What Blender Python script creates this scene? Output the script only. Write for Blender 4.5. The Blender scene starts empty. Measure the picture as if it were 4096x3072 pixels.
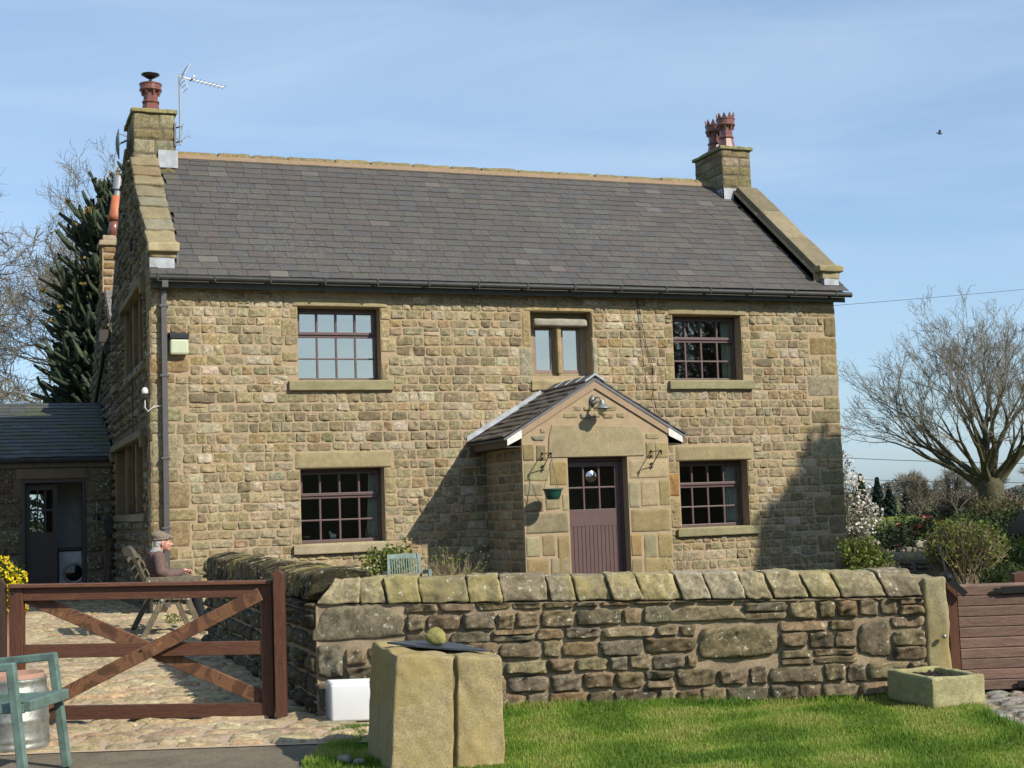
import bpy, math, random
import numpy as np
from mathutils import Vector, Matrix

SC = bpy.context.scene
COL = SC.collection
rad = math.radians

# ------------------------------------------------------------------ camera
YAW, PIT, ROL = 0.36052, 0.08761, -0.03519
CAM = np.array([-2.50604, -23.37236, 1.46403])
FW = np.array([math.sin(YAW), math.cos(YAW), 0.0])      # level forward
RT = np.array([math.cos(YAW), -math.sin(YAW), 0.0])     # level right
cam_d = bpy.data.cameras.new('camera'); cam = bpy.data.objects.new('camera', cam_d); COL.objects.link(cam)
f3 = Vector((math.sin(YAW)*math.cos(PIT), math.cos(YAW)*math.cos(PIT), math.sin(PIT)))
r3 = Vector(RT); u3 = r3.cross(f3)
cr, sr = math.cos(ROL), math.sin(ROL)
cx = r3*cr + u3*sr; cy = u3*cr - r3*sr; cz = -f3
m = Matrix((cx, cy, cz)).transposed().to_4x4(); m.translation = Vector(CAM)
cam.matrix_world = m
cam_d.sensor_width = 36; cam_d.lens = 36*5600/4096
cam_d.clip_start = 0.1; cam_d.clip_end = 3000
SC.camera = cam

# ------------------------------------------------------------------ light
SUN = Vector((0.62, -1.0, 0.87)).normalized()
elev = math.asin(SUN.z); azim = math.atan2(SUN.x, SUN.y)
W = bpy.data.worlds.new("World"); SC.world = W; W.use_nodes = True
nt = W.node_tree; nt.nodes.clear()
wo = nt.nodes.new('ShaderNodeOutputWorld'); bg = nt.nodes.new('ShaderNodeBackground')
sky = nt.nodes.new('ShaderNodeTexSky'); sky.sky_type = 'NISHITA'; sky.sun_disc = False
sky.sun_elevation = elev; sky.sun_rotation = azim; sky.air_density = 1.0; sky.dust_density = 1.0; sky.ozone_density = 3.0
tc = nt.nodes.new('ShaderNodeTexCoord'); mp = nt.nodes.new('ShaderNodeMapping')
mp.inputs['Scale'].default_value = (1.4, 1.1, 9.0); mp.inputs['Rotation'].default_value = (0.12, 0.05, 0.3)
nz = nt.nodes.new('ShaderNodeTexNoise'); nz.inputs['Scale'].default_value = 1.7; nz.inputs['Detail'].default_value = 9; nz.inputs['Roughness'].default_value = 0.56
nz.inputs['Distortion'].default_value = 0.5
rp = nt.nodes.new('ShaderNodeValToRGB'); rp.color_ramp.elements[0].position = 0.36; rp.color_ramp.elements[1].position = 0.85
rp.color_ramp.elements[0].color = (0.30, 0.30, 0.30, 1); rp.color_ramp.elements[1].color = (0.78, 0.78, 0.78, 1)
mx = nt.nodes.new('ShaderNodeMix'); mx.data_type = 'RGBA'; mx.inputs[7].default_value = (3.95, 5.1, 6.4, 1)
nt.links.new(tc.outputs['Generated'], mp.inputs[0]); nt.links.new(mp.outputs[0], nz.inputs['Vector'])
nt.links.new(nz.outputs[0], rp.inputs[0]); nt.links.new(rp.outputs[0], mx.inputs[0])
tint = nt.nodes.new('ShaderNodeMix'); tint.data_type = 'RGBA'; tint.blend_type = 'MULTIPLY'; tint.inputs[0].default_value = 1; tint.inputs[7].default_value = (.86, 1.0, 1.10, 1); nt.links.new(sky.outputs[0], tint.inputs[6]); nt.links.new(tint.outputs[2], mx.inputs[6]); nt.links.new(mx.outputs[2], bg.inputs[0])
bg.inputs[1].default_value = 0.106
nt.links.new(bg.outputs[0], wo.inputs[0])
sl = bpy.data.lights.new('sun', 'SUN'); sl.energy = 5.0; sl.angle = rad(0.55); sl.color = (1.0, 0.925, 0.80)
so = bpy.data.objects.new('sun', sl); COL.objects.link(so); so.rotation_euler = SUN.to_track_quat('Z', 'Y').to_euler()
so.location = (20, -40, 40)
SC.view_settings.view_transform = 'Standard'; SC.view_settings.look = 'None'; SC.view_settings.gamma = 1; SC.view_settings.exposure = 0.5
SC.cycles.max_bounces = 6; SC.cycles.diffuse_bounces = 3; SC.cycles.use_denoising = True

# ------------------------------------------------------------------ helpers
RNG = np.random.default_rng(7)
def V3(*a): return np.array(a, float)
def PD(r, d, z=0.0): return V3(CAM[0]+RT[0]*r+FW[0]*d, CAM[1]+RT[1]*r+FW[1]*d, z)   # garden frame: r to the right, d away

def tag(o, label=None, cat=None, group=None, kind=None):
    if label: o['label'] = label
    if cat: o['category'] = cat
    if group: o['group'] = group
    if kind: o['kind'] = kind
    return o
def thing(name, label, cat, loc=(0, 0, 0), group=None):
    o = bpy.data.objects.new(name, None); COL.objects.link(o); o.location = tuple(loc); o.empty_display_size = .2
    return tag(o, label, cat, group)
def wloc(o):
    v = np.zeros(3)
    while o is not None: v += np.array(o.location); o = o.parent
    return v
def link(name, me, mat, parent=None, smooth=False):
    o = bpy.data.objects.new(name, me); COL.objects.link(o)
    if parent is not None: o.parent = parent
    if mat is not None: me.materials.append(mat)
    if smooth: me.polygons.foreach_set('use_smooth', np.ones(len(me.polygons), bool))
    return o
def mesh_np(name, V, Q, mat, parent=None, C=None, smooth=False):
    """V (n,3), Q (m,k) equal-sided faces, C (n,3) point colours"""
    V = np.asarray(V, float); Q = np.asarray(Q, np.int64)
    if parent is not None: V = V - wloc(parent)
    me = bpy.data.meshes.new(name); k = Q.shape[1]
    me.vertices.add(len(V)); me.vertices.foreach_set('co', V.astype(np.float32).ravel())
    me.loops.add(Q.size); me.loops.foreach_set('vertex_index', Q.ravel().astype(np.int32))
    me.polygons.add(len(Q)); me.polygons.foreach_set('loop_start', np.arange(0, Q.size, k, dtype=np.int32))
    me.update(calc_edges=True)
    if C is not None:
        a = me.color_attributes.new('Col', 'FLOAT_COLOR', 'POINT')
        cc = np.ones((len(V), 4), np.float32); cc[:, :3] = C; a.data.foreach_set('color', cc.ravel())
    me.validate()
    if not smooth: me.polygons.foreach_set('use_smooth', np.zeros(len(me.polygons), bool))
    return link(name, me, mat, parent, smooth)

class MB:
    def __init__(s): s.v = []; s.f = []; s.c = []; s.cur = (1, 1, 1)
    def add(s, V, F):
        b = len(s.v); s.v += [tuple(map(float, p)) for p in V]; s.f += [tuple(int(i)+b for i in q) for q in F]; s.c += [s.cur]*len(V)
        return s
    def box(s, a, b, fr=None):
        a = np.array(a, float); b = np.array(b, float); lo = np.minimum(a, b); hi = np.maximum(a, b)
        P = [(x, y, z) for x in (lo[0], hi[0]) for y in (lo[1], hi[1]) for z in (lo[2], hi[2])]
        if fr is not None: P = [fr(p) for p in P]
        return s.add(P, [(0, 1, 3, 2), (4, 6, 7, 5), (0, 4, 5, 1), (2, 3, 7, 6), (0, 2, 6, 4), (1, 5, 7, 3)])
    def bar(s, p, q, w, h, up=(0, 0, 1)):
        p = np.array(p, float); q = np.array(q, float); d = q-p; L = np.linalg.norm(d); d /= L
        up = np.array(up, float); x = np.cross(d, up); x /= np.linalg.norm(x); y = np.cross(x, d)
        P = [p+d*t*L+x*w/2*i+y*h/2*j for t in (0, 1) for i in (-1, 1) for j in (-1, 1)]
        return s.add(P, [(0, 2, 3, 1), (4, 5, 7, 6), (0, 4, 6, 2), (1, 3, 7, 5), (0, 1, 5, 4), (2, 6, 7, 3)])
    def tube(s, pts, r, n=6, cap=True):
        pts = np.array(pts, float); m_ = len(pts)
        r = np.full(m_, r) if np.isscalar(r) else np.array(r, float)
        d = np.gradient(pts, axis=0); d /= (np.linalg.norm(d, axis=1, keepdims=True)+1e-9)
        ref = np.array([0, 0, 1.0]) if abs(d[0][2]) < .9 else np.array([1.0, 0, 0])
        V = []; x = np.cross(d[0], ref); x /= np.linalg.norm(x)
        for i in range(m_):
            x = x-d[i]*(x@d[i]); x /= (np.linalg.norm(x)+1e-9); y = np.cross(d[i], x)
            for k in range(n):
                a = 2*math.pi*k/n; V.append(pts[i]+r[i]*(math.cos(a)*x+math.sin(a)*y))
        F = [(i*n+k, i*n+(k+1) % n, (i+1)*n+(k+1) % n, (i+1)*n+k) for i in range(m_-1) for k in range(n)]
        if cap: F += [tuple(range(n))[::-1], tuple((m_-1)*n+k for k in range(n))]
        return s.add(V, F)
    def lathe(s, prof, c, n=24, cap=True, ang0=0.0):
        V = []; c = np.array(c, float)
        for r, z in prof:
            for k in range(n):
                a = 2*math.pi*k/n+ang0; V.append((c[0]+r*math.cos(a), c[1]+r*math.sin(a), c[2]+z))
        m_ = len(prof)
        F = [(i*n+k, i*n+(k+1) % n, (i+1)*n+(k+1) % n, (i+1)*n+k) for i in range(m_-1) for k in range(n)]
        if cap: F += [tuple(range(n))[::-1], tuple((m_-1)*n+k for k in range(n))]
        return s.add(V, F)
    def prism(s, poly, vec):
        n = len(poly); P = [np.array(p, float) for p in poly]; Q = [p+np.array(vec, float) for p in P]
        return s.add(P+Q, [tuple(range(n)), tuple(range(2*n-1, n-1, -1))]+[(i, i+n, (i+1) % n+n, (i+1) % n) for i in range(n)])
    def ball(s, c, r, n=10, m_=7):
        r = (r, r, r) if np.isscalar(r) else r; V = []; F = []
        for i in range(m_+1):
            t = math.pi*i/m_
            for k in range(n):
                a = 2*math.pi*k/n; V.append((c[0]+r[0]*math.sin(t)*math.cos(a), c[1]+r[1]*math.sin(t)*math.sin(a), c[2]+r[2]*math.cos(t)))
        for i in range(m_):
            for k in range(n): F.append((i*n+k, (i+1)*n+k, (i+1)*n+(k+1) % n, i*n+(k+1) % n))
        return s.add(V, F)
    def build(s, name, mat, parent=None, smooth=False, bevel=0, weld=False):
        V = np.array(s.v, float)
        if parent is not None: V = V-wloc(parent)
        me = bpy.data.meshes.new(name); me.from_pydata(V.tolist(), [], s.f)
        a = me.color_attributes.new('Col', 'FLOAT_COLOR', 'POINT')
        cc = np.ones((len(V), 4), np.float32); cc[:, :3] = np.array(s.c); a.data.foreach_set('color', cc.ravel())
        me.update()
        o = link(name, me, mat, parent, smooth)
        if bevel:
            b = o.modifiers.new('b', 'BEVEL'); b.width = bevel; b.segments = 2; b.limit_method = 'ANGLE'
        return o

def snoise(P, freq, seed=0, waves=7):
    r = np.random.default_rng(seed); P = np.asarray(P, float); out = np.zeros(len(P))
    for i in range(waves):
        k = r.normal(size=3); k *= freq*r.uniform(.6, 1.7)/np.linalg.norm(k)
        out += np.sin(P@k*6.283+r.uniform(0, 6.28))
    return out/math.sqrt(waves)

# ------------------------------------------------------------------ materials
def newmat(name):
    m_ = bpy.data.materials.new(name); m_.use_nodes = True; n = m_.node_tree.nodes; n.clear()
    o = n.new('ShaderNodeOutputMaterial'); b = n.new('ShaderNodeBsdfPrincipled'); m_.node_tree.links.new(b.outputs[0], o.inputs[0])
    return m_, m_.node_tree, b
def N(t, typ, **k):
    n = t.nodes.new(typ)
    for a, v in k.items():
        if hasattr(n, a): setattr(n, a, v)
        else: n.inputs[a.replace('_', ' ')].default_value = v
    return n
def noise(t, scale, detail=6, rough=.6, vec=None, dist=0):
    n = t.nodes.new('ShaderNodeTexNoise'); n.inputs['Scale'].default_value = scale; n.inputs['Detail'].default_value = detail
    n.inputs['Roughness'].default_value = rough; n.inputs['Distortion'].default_value = dist
    if vec is None:
        g = t.nodes.new('ShaderNodeNewGeometry'); vec = g.outputs['Position']
    t.links.new(vec, n.inputs['Vector']); return n.outputs[0]
def ramp(t, src, stops):
    r = t.nodes.new('ShaderNodeValToRGB'); e = r.color_ramp.elements
    while len(e) < len(stops): e.new(0.5)
    for i, (p, c) in enumerate(stops):
        e[i].position = p; e[i].color = (c, c, c, 1) if np.isscalar(c) else (*c, 1)
    t.links.new(src, r.inputs[0]); return r.outputs[0]
def mixc(t, fac, a, b, typ='MIX'):
    n = t.nodes.new('ShaderNodeMix'); n.data_type = 'RGBA'; n.blend_type = typ
    for i, x in ((0, fac), (6, a), (7, b)):
        if hasattr(x, 'is_output') or isinstance(x, bpy.types.NodeSocket): t.links.new(x, n.inputs[i])
        elif i == 0: n.inputs[0].default_value = x
        else: n.inputs[i].default_value = (*x, 1)
    return n.outputs[2]
def bump(t, b, h, strength, dist=.01):
    n = t.nodes.new('ShaderNodeBump'); n.inputs['Strength'].default_value = strength; n.inputs['Distance'].default_value = dist
    t.links.new(h, n.inputs['Height']); t.links.new(n.outputs[0], b.inputs['Normal'])
def attr(t):
    n = t.nodes.new('ShaderNodeAttribute'); n.attribute_name = 'Col'; return n.outputs['Color']

def stone_mat(name, grain=60, grime=2.2, lich=(.62, .60, .50), lt=(.66, .72), dark=.45, moss=None, bs=.8, bd=.006, vary=.8):
    """per-stone colour times grain, blotches, pale lichen, optional moss on large patches"""
    m_, t, b = newmat(name)
    a = attr(t)
    g1 = ramp(t, noise(t, grain, 5, .7), [(.25, .55), (.75, 1.35)])
    c = mixc(t, 1, a, g1, 'MULTIPLY')
    g2 = ramp(t, noise(t, grime*6, 5, .65), [(.32, dark), (.6, 1.12)])
    c = mixc(t, .8, c, g2, 'MULTIPLY')
    g3 = ramp(t, noise(t, 17, 4, .6, dist=.6), [(.36, .72), (.5, 1.0), (.64, 1.28)]); c = mixc(t, vary, c, g3, 'MULTIPLY')
    g4 = ramp(t, noise(t, .55, 3, .5), [(.35, .86), (.65, 1.13)]); c = mixc(t, 1, c, g4, 'MULTIPLY')
    if moss is not None:
        mk = ramp(t, noise(t, grime*.9, 8, .7), [(.50, 0), (.66, 1)]); c = mixc(t, mk, c, moss)
    l = ramp(t, noise(t, 26, 4, .55, dist=.3), [(lt[0], 0), (lt[1], 1)]); c = mixc(t, l, c, lich)
    t.links.new(c, b.inputs['Base Color']); b.inputs['Roughness'].default_value = .93; b.inputs['Specular IOR Level'].default_value = .2
    h = mixc(t, .5, noise(t, grain*1.3, 5, .7), noise(t, 22, 5, .6))
    bump(t, b, h, bs, bd); return m_
def plain(name, col, rough=.6, var=.15, scale=8, bs=0, bd=.003, metal=0, spec=.5, use_attr=False, grain=None, stretch=None):
    m_, t, b = newmat(name)
    vec = None
    if stretch:
        g = t.nodes.new('ShaderNodeNewGeometry'); mpn = t.nodes.new('ShaderNodeMapping'); mpn.inputs['Scale'].default_value = stretch
        t.links.new(g.outputs['Position'], mpn.inputs[0]); vec = mpn.outputs[0]
    f = ramp(t, noise(t, scale, 6, .65, vec), [(.3, 1-var), (.7, 1+var)])
    base = attr(t) if use_attr else col
    if use_attr: base = mixc(t, 1, base, col, 'MULTIPLY')
    c = mixc(t, 1, base, f, 'MULTIPLY') if not use_attr else mixc(t, 1, base, f, 'MULTIPLY')
    t.links.new(c, b.inputs['Base Color'])
    b.inputs['Roughness'].default_value = rough; b.inputs['Metallic'].default_value = metal; b.inputs['Specular IOR Level'].default_value = spec
    if bs: bump(t, b, noise(t, scale*6, 5, .65, vec), bs, bd)
    return m_

M = {}
M['facade'] = stone_mat('rubble_sandstone', 48, 2.0, (.58, .53, .42), (.655, .74), .72, bs=1.0, bd=.010, vary=.8)
M['dressed'] = stone_mat('dressed_sandstone', 70, 1.0, (.56, .51, .38), (.74, .82), .84, bs=.5, bd=.004, vary=.25)
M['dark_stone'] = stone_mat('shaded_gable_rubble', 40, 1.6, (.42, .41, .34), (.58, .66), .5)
M['garden_stone'] = stone_mat('weathered_gritstone', 42, 1.8, (.50, .48, .38), (.63, .69), .5, bs=1.0, bd=.012)
M['cope_stone'] = stone_mat('mossy_coping_gritstone', 38, 1.3, (.52, .51, .42), (.62, .68), .62, moss=(.33, .28, .11), bs=1.0, bd=.010)
M['block_stone'] = stone_mat('carved_sandstone_block', 90, .8, (.62, .58, .40), (.74, .80), .9, moss=(.34, .26, .09), bs=1.0, bd=.008, vary=.5)
M['trough_stone'] = stone_mat('mossy_trough_stone', 80, 1.2, (.45, .44, .28), (.70, .76), .8, moss=(.34, .33, .12), bs=.9, bd=.006, vary=.4)
M['cobble'] = stone_mat('pinkish_cobbles', 50, 2, (.5, .45, .36), (.74, .8), .72, bs=.6, bd=.004)
def mortar(name, c1, c2, scale=9):
    m_, t, b = newmat(name)
    c = mixc(t, ramp(t, noise(t, scale, 7, .65), [(.35, 0), (.65, 1)]), c1, c2)
    c = mixc(t, 1, c, ramp(t, noise(t, 90, 4, .7), [(.2, .75), (.8, 1.2)]), 'MULTIPLY')
    t.links.new(c, b.inputs['Base Color']); b.inputs['Roughness'].default_value = .95; b.inputs['Specular IOR Level'].default_value = .1
    bump(t, b, noise(t, 70, 6, .7), .8, .008); return m_
M['mortar'] = mortar('lime_mortar', (.38, .285, .18), (.46, .355, .23))
M['mortar_g'] = mortar('garden_wall_mortar', (.46, .35, .235), (.24, .195, .125), 5)
M['mortar_dark'] = mortar('old_dark_mortar', (.12, .10, .07), (.20, .165, .115))
M['mortar_c'] = mortar('cobble_mortar', (.56, .43, .32), (.47, .36, .26))
M['render_pink'] = mortar('pink_verge_mortar', (.36, .255, .17), (.41, .30, .205))
def slate_mat(name, green=0):
    m_, t, b = newmat(name)
    a = attr(t)
    c = mixc(t, 1, a, ramp(t, noise(t, 14, 6, .7), [(.3, .8), (.7, 1.2)]), 'MULTIPLY')
    l = ramp(t, noise(t, 20, 6, .75), [(.56, 0), (.66, .75)])
    big = ramp(t, noise(t, .42, 3, .5), [(.52, 0), (.68, 1)])
    f = mixc(t, 1, l, big, 'MULTIPLY'); c = mixc(t, f, c, (.30, .29, .22))
    if green: c = mixc(t, ramp(t, noise(t, 1.6, 6, .7), [(.46, 0), (.66, .8)]), c, (.065, .085, .022))
    t.links.new(c, b.inputs['Base Color']); b.inputs['Roughness'].default_value = .62; b.inputs['Specular IOR Level'].default_value = .4
    bump(t, b, noise(t, 60, 5, .6), .35, .003); return m_
M['slate'] = slate_mat('grey_slate'); M['slate_green'] = slate_mat('mossy_slate', 1)
M['ridge'] = stone_mat('lichen_ridge_stone', 30, 2, (.33, .25, .09), (.56, .64), .6, moss=(.24, .19, .07))
M['lead'] = plain('lead_flashing', (.36, .39, .42), .5, .3, 6, .2)
M['leaddark'] = plain('dark_lead', (.12, .13, .145), .5, .3, 6, .2)
M['gutter'] = plain('black_gutter', (.030, .031, .030), .6, .3, 6, spec=.3)
M['fascia'] = plain('grey_fascia', (.055, .058, .048), .6, .3, 5)
M['pipe'] = plain('grey_downpipe', (.085, .08, .08), .4, .15, 5)
M['brown'] = plain('brown_painted_timber', (.115, .068, .066), .42, .12, 7, .1)
M['brown_light'] = plain('weathered_brown_timber', (.24, .165, .15), .5, .15, 9, .1)
M['white'] = plain('white_painted_timber', (.72, .70, .66), .5, .15, 14, .2)
M['soffit'] = plain('dark_brown_soffit', (.035, .024, .018), .6)
M['black_iron'] = plain('black_ironwork', (.012, .013, .013), .35, .2, 20)
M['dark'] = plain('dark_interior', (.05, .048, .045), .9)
M['plaster'] = plain('grey_plaster', (.38, .38, .37), .9)
M['terracotta'] = plain('glazed_brown_pot', (.20, .078, .058), .28, .15, 9)
M['terracotta2'] = plain('orange_terracotta', (.46, .135, .055), .6, .2, 8)
M['terracotta3'] = plain('pale_terracotta', (.33, .19, .135), .8, .2, 12)
M['steel'] = plain('galvanised_steel', (.30, .31, .28), .45, .5, 11, .5, .006, metal=.6)
M['alu'] = plain('aluminium', (.40, .40, .40), .4, .1, 9, metal=.4)
M['white_enamel'] = plain('white_glazed_ceramic', (.80, .81, .82), .12, .04, 6, spec=.6)
M['whiteplastic'] = plain('white_plastic', (.70, .71, .70), .4, .05)
M['diffuser'] = plain('cream_diffuser', (.50, .55, .38), .45, .06, 5)
M['lampglass'] = plain('cream_lamp_glass', (.55, .46, .26), .3, .15)
M['dish'] = plain('grey_dish', (.10, .13, .13), .5)
M['green_plastic'] = plain('faded_green_plastic', (.12, .19, .165), .5, .4, 9, .25, .002)
M['basket'] = plain('dark_green_plastic', (.012, .07, .048), .35)
M['soil'] = plain('dark_soil', (.02, .015, .01), 1, .5, 30, 1, .02)
M['curtain'] = plain('pale_curtain', (.75, .75, .70), .9, .1)
M['asphalt'] = None
def wood(name, c1, c2, stretch=(1, 1, 1), rough=.55, sc=4):
    m_, t, b = newmat(name)
    tc_ = t.nodes.new('ShaderNodeTexCoord'); mpn = t.nodes.new('ShaderNodeMapping'); mpn.inputs['Scale'].default_value = stretch
    t.links.new(tc_.outputs['Object'], mpn.inputs[0])
    n1 = noise(t, sc, 5, .6, mpn.outputs[0], 1.6)
    w = t.nodes.new('ShaderNodeMath'); w.operation = 'SINE'; ml = t.nodes.new('ShaderNodeMath'); ml.operation = 'MULTIPLY'; ml.inputs[1].default_value = 38
    t.links.new(n1, ml.inputs[0]); t.links.new(ml.outputs[0], w.inputs[0])
    g = ramp(t, w.outputs[0], [(0, .72), (1, 1.12)])
    c = mixc(t, ramp(t, n1, [(.35, 0), (.68, 1)]), c1, c2); c = mixc(t, .8, c, g, 'MULTIPLY')
    c = mixc(t, 1, c, attr(t), 'MULTIPLY')
    t.links.new(c, b.inputs['Base Color']); b.inputs['Roughness'].default_value = rough; b.inputs['Specular IOR Level'].default_value = .3
    bump(t, b, w.outputs[0], .15, .002); return m_
M['gatewood_h'] = wood('stained_timber_rail', (.105, .044, .026), (.155, .068, .038), (1.2, 1.2, 14))
M['gatewood_v'] = wood('stained_timber_post', (.095, .038, .023), (.14, .058, .032), (12, 12, .9))
M['bracewood'] = wood('stained_timber_brace', (.075, .034, .021), (.26, .125, .06), (1, 1, 1), sc=5)
M['boardwood'] = wood('weathered_gate_board', (.15, .085, .06), (.22, .135, .10), (1.2, 1.2, 12))
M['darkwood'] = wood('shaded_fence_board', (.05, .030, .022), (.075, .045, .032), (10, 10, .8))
M['benchwood'] = wood('grey_bench_timber', (.11, .092, .058), (.19, .16, .105), (3, 3, 3))
M['toolwood'] = plain('old_tool_handle', (.09, .05, .03), .7)
def glass(name, refl, tint=(.9, .95, .95)):
    m_ = bpy.data.materials.new(name); m_.use_nodes = True; t = m_.node_tree; t.nodes.clear()
    o = t.nodes.new('ShaderNodeOutputMaterial'); g = t.nodes.new('ShaderNodeBsdfGlossy'); g.inputs['Roughness'].default_value = .015; g.inputs['Color'].default_value = (1, .96, .86, 1)
    tr = t.nodes.new('ShaderNodeBsdfTransparent'); tr.inputs[0].default_value = (*tint, 1)
    mxs = t.nodes.new('ShaderNodeMixShader'); fr = t.nodes.new('ShaderNodeFresnel'); fr.inputs[0].default_value = 1.5
    ad = t.nodes.new('ShaderNodeMath'); ad.operation = 'ADD'; ad.inputs[1].default_value = refl; ad.use_clamp = True
    t.links.new(fr.outputs[0], ad.inputs[0]); t.links.new(ad.outputs[0], mxs.inputs[0]); t.links.new(tr.outputs[0], mxs.inputs[1]); t.links.new(g.outputs[0], mxs.inputs[2])
    # slight waviness of old panes
    bn = t.nodes.new('ShaderNodeBump'); bn.inputs['Strength'].default_value = .05; bn.inputs['Distance'].default_value = .006
    t.links.new(noise(t, 5, 2, .4), bn.inputs['Height']); t.links.new(bn.outputs[0], g.inputs['Normal'])
    t.links.new(mxs.outputs[0], o.inputs[0]); return m_
M['glass'] = glass('window_glass', .07, (.92, .94, .92)); M['glass_hi'] = glass('coated_window_glass', .36, (.4, .45, .45))
M['glass_clear'] = glass('clear_glass', .0)
def leafmat(name, c1, c2, trans=.35):
    m_, t, b = newmat(name)
    a = attr(t); c = mixc(t, a, c1, c2); t.links.new(c, b.inputs['Base Color']); b.inputs['Roughness'].default_value = .55; b.inputs['Specular IOR Level'].default_value = .3
    if trans:
        o = [n for n in t.nodes if n.type == 'OUTPUT_MATERIAL'][0]; ts = t.nodes.new('ShaderNodeBsdfTranslucent'); ms = t.nodes.new('ShaderNodeMixShader')
        t.links.new(c, ts.inputs[0]); ms.inputs[0].default_value = trans; t.links.new(b.outputs[0], ms.inputs[1]); t.links.new(ts.outputs[0], ms.inputs[2]); t.links.new(ms.outputs[0], o.inputs[0])
    return m_
M['leaf_lime'] = leafmat('lime_green_leaves', (.07, .11, .015), (.22, .27, .04))
M['leaf_mid'] = leafmat('mid_green_leaves', (.022, .045, .010), (.085, .12, .025))
M['leaf_dark'] = leafmat('dark_evergreen_leaves', (.008, .018, .008), (.035, .055, .018))
M['leaf_conifer'] = leafmat('blue_green_conifer', (.010, .028, .022), (.03, .06, .04), .1)
M['leaf_olive'] = leafmat('olive_scrub', (.06, .06, .02), (.15, .14, .05))
M['leaf_brown'] = leafmat('brown_winter_twigs', (.10, .07, .05), (.19, .14, .10), .1)
M['petal_white'] = leafmat('white_magnolia_petals', (.62, .56, .48), (.82, .78, .72), .3)
M['petal_red'] = leafmat('red_camellia_petals', (.34, .03, .03), (.50, .09, .06), .2)
M['petal_yellow'] = leafmat('yellow_petals', (.62, .46, .01), (.85, .70, .02), .2)
M['twig_pale'] = plain('pale_shrub_stems', (.30, .23, .13), .8, .25, 12)
M['twig_grey'] = plain('grey_twigs', (.16, .14, .105), .8, .25, 12)
M['bark'] = stone_mat('mossy_sycamore_bark', 12, .8, (.20, .19, .12), (.6, .7), .5, moss=(.115, .10, .045), bs=.8, bd=.03)
M['monkey'] = plain('monkey_puzzle_foliage', (1, 1, 1), .6, .4, 9, 1, .03, use_attr=True)
M['grass'] = leafmat('grass_blades', (.12, .26, .022), (.46, .62, .085), .5)
_t = M['grass'].node_tree; _r = _t.nodes.new('ShaderNodeValToRGB'); _e = _r.color_ramp.elements; _e[0].position = 0.0; _e[0].color = (.075, .17, .022, 1); _e[1].position = .55; _e[1].color = (.25, .40, .05, 1)
for _p, _c in ((.86, (.42, .50, .10, 1)), (.93, (.58, .48, .20, 1))): _x = _e.new(_p); _x.color = _c
_a = [n for n in _t.nodes if n.type == 'ATTRIBUTE'][0]; _t.links.new(_a.outputs['Fac'], _r.inputs[0])
for _n in _t.nodes:
    if _n.type in ('BSDF_PRINCIPLED', 'BSDF_TRANSLUCENT'): _t.links.new(_r.outputs[0], _n.inputs[0])

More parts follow.
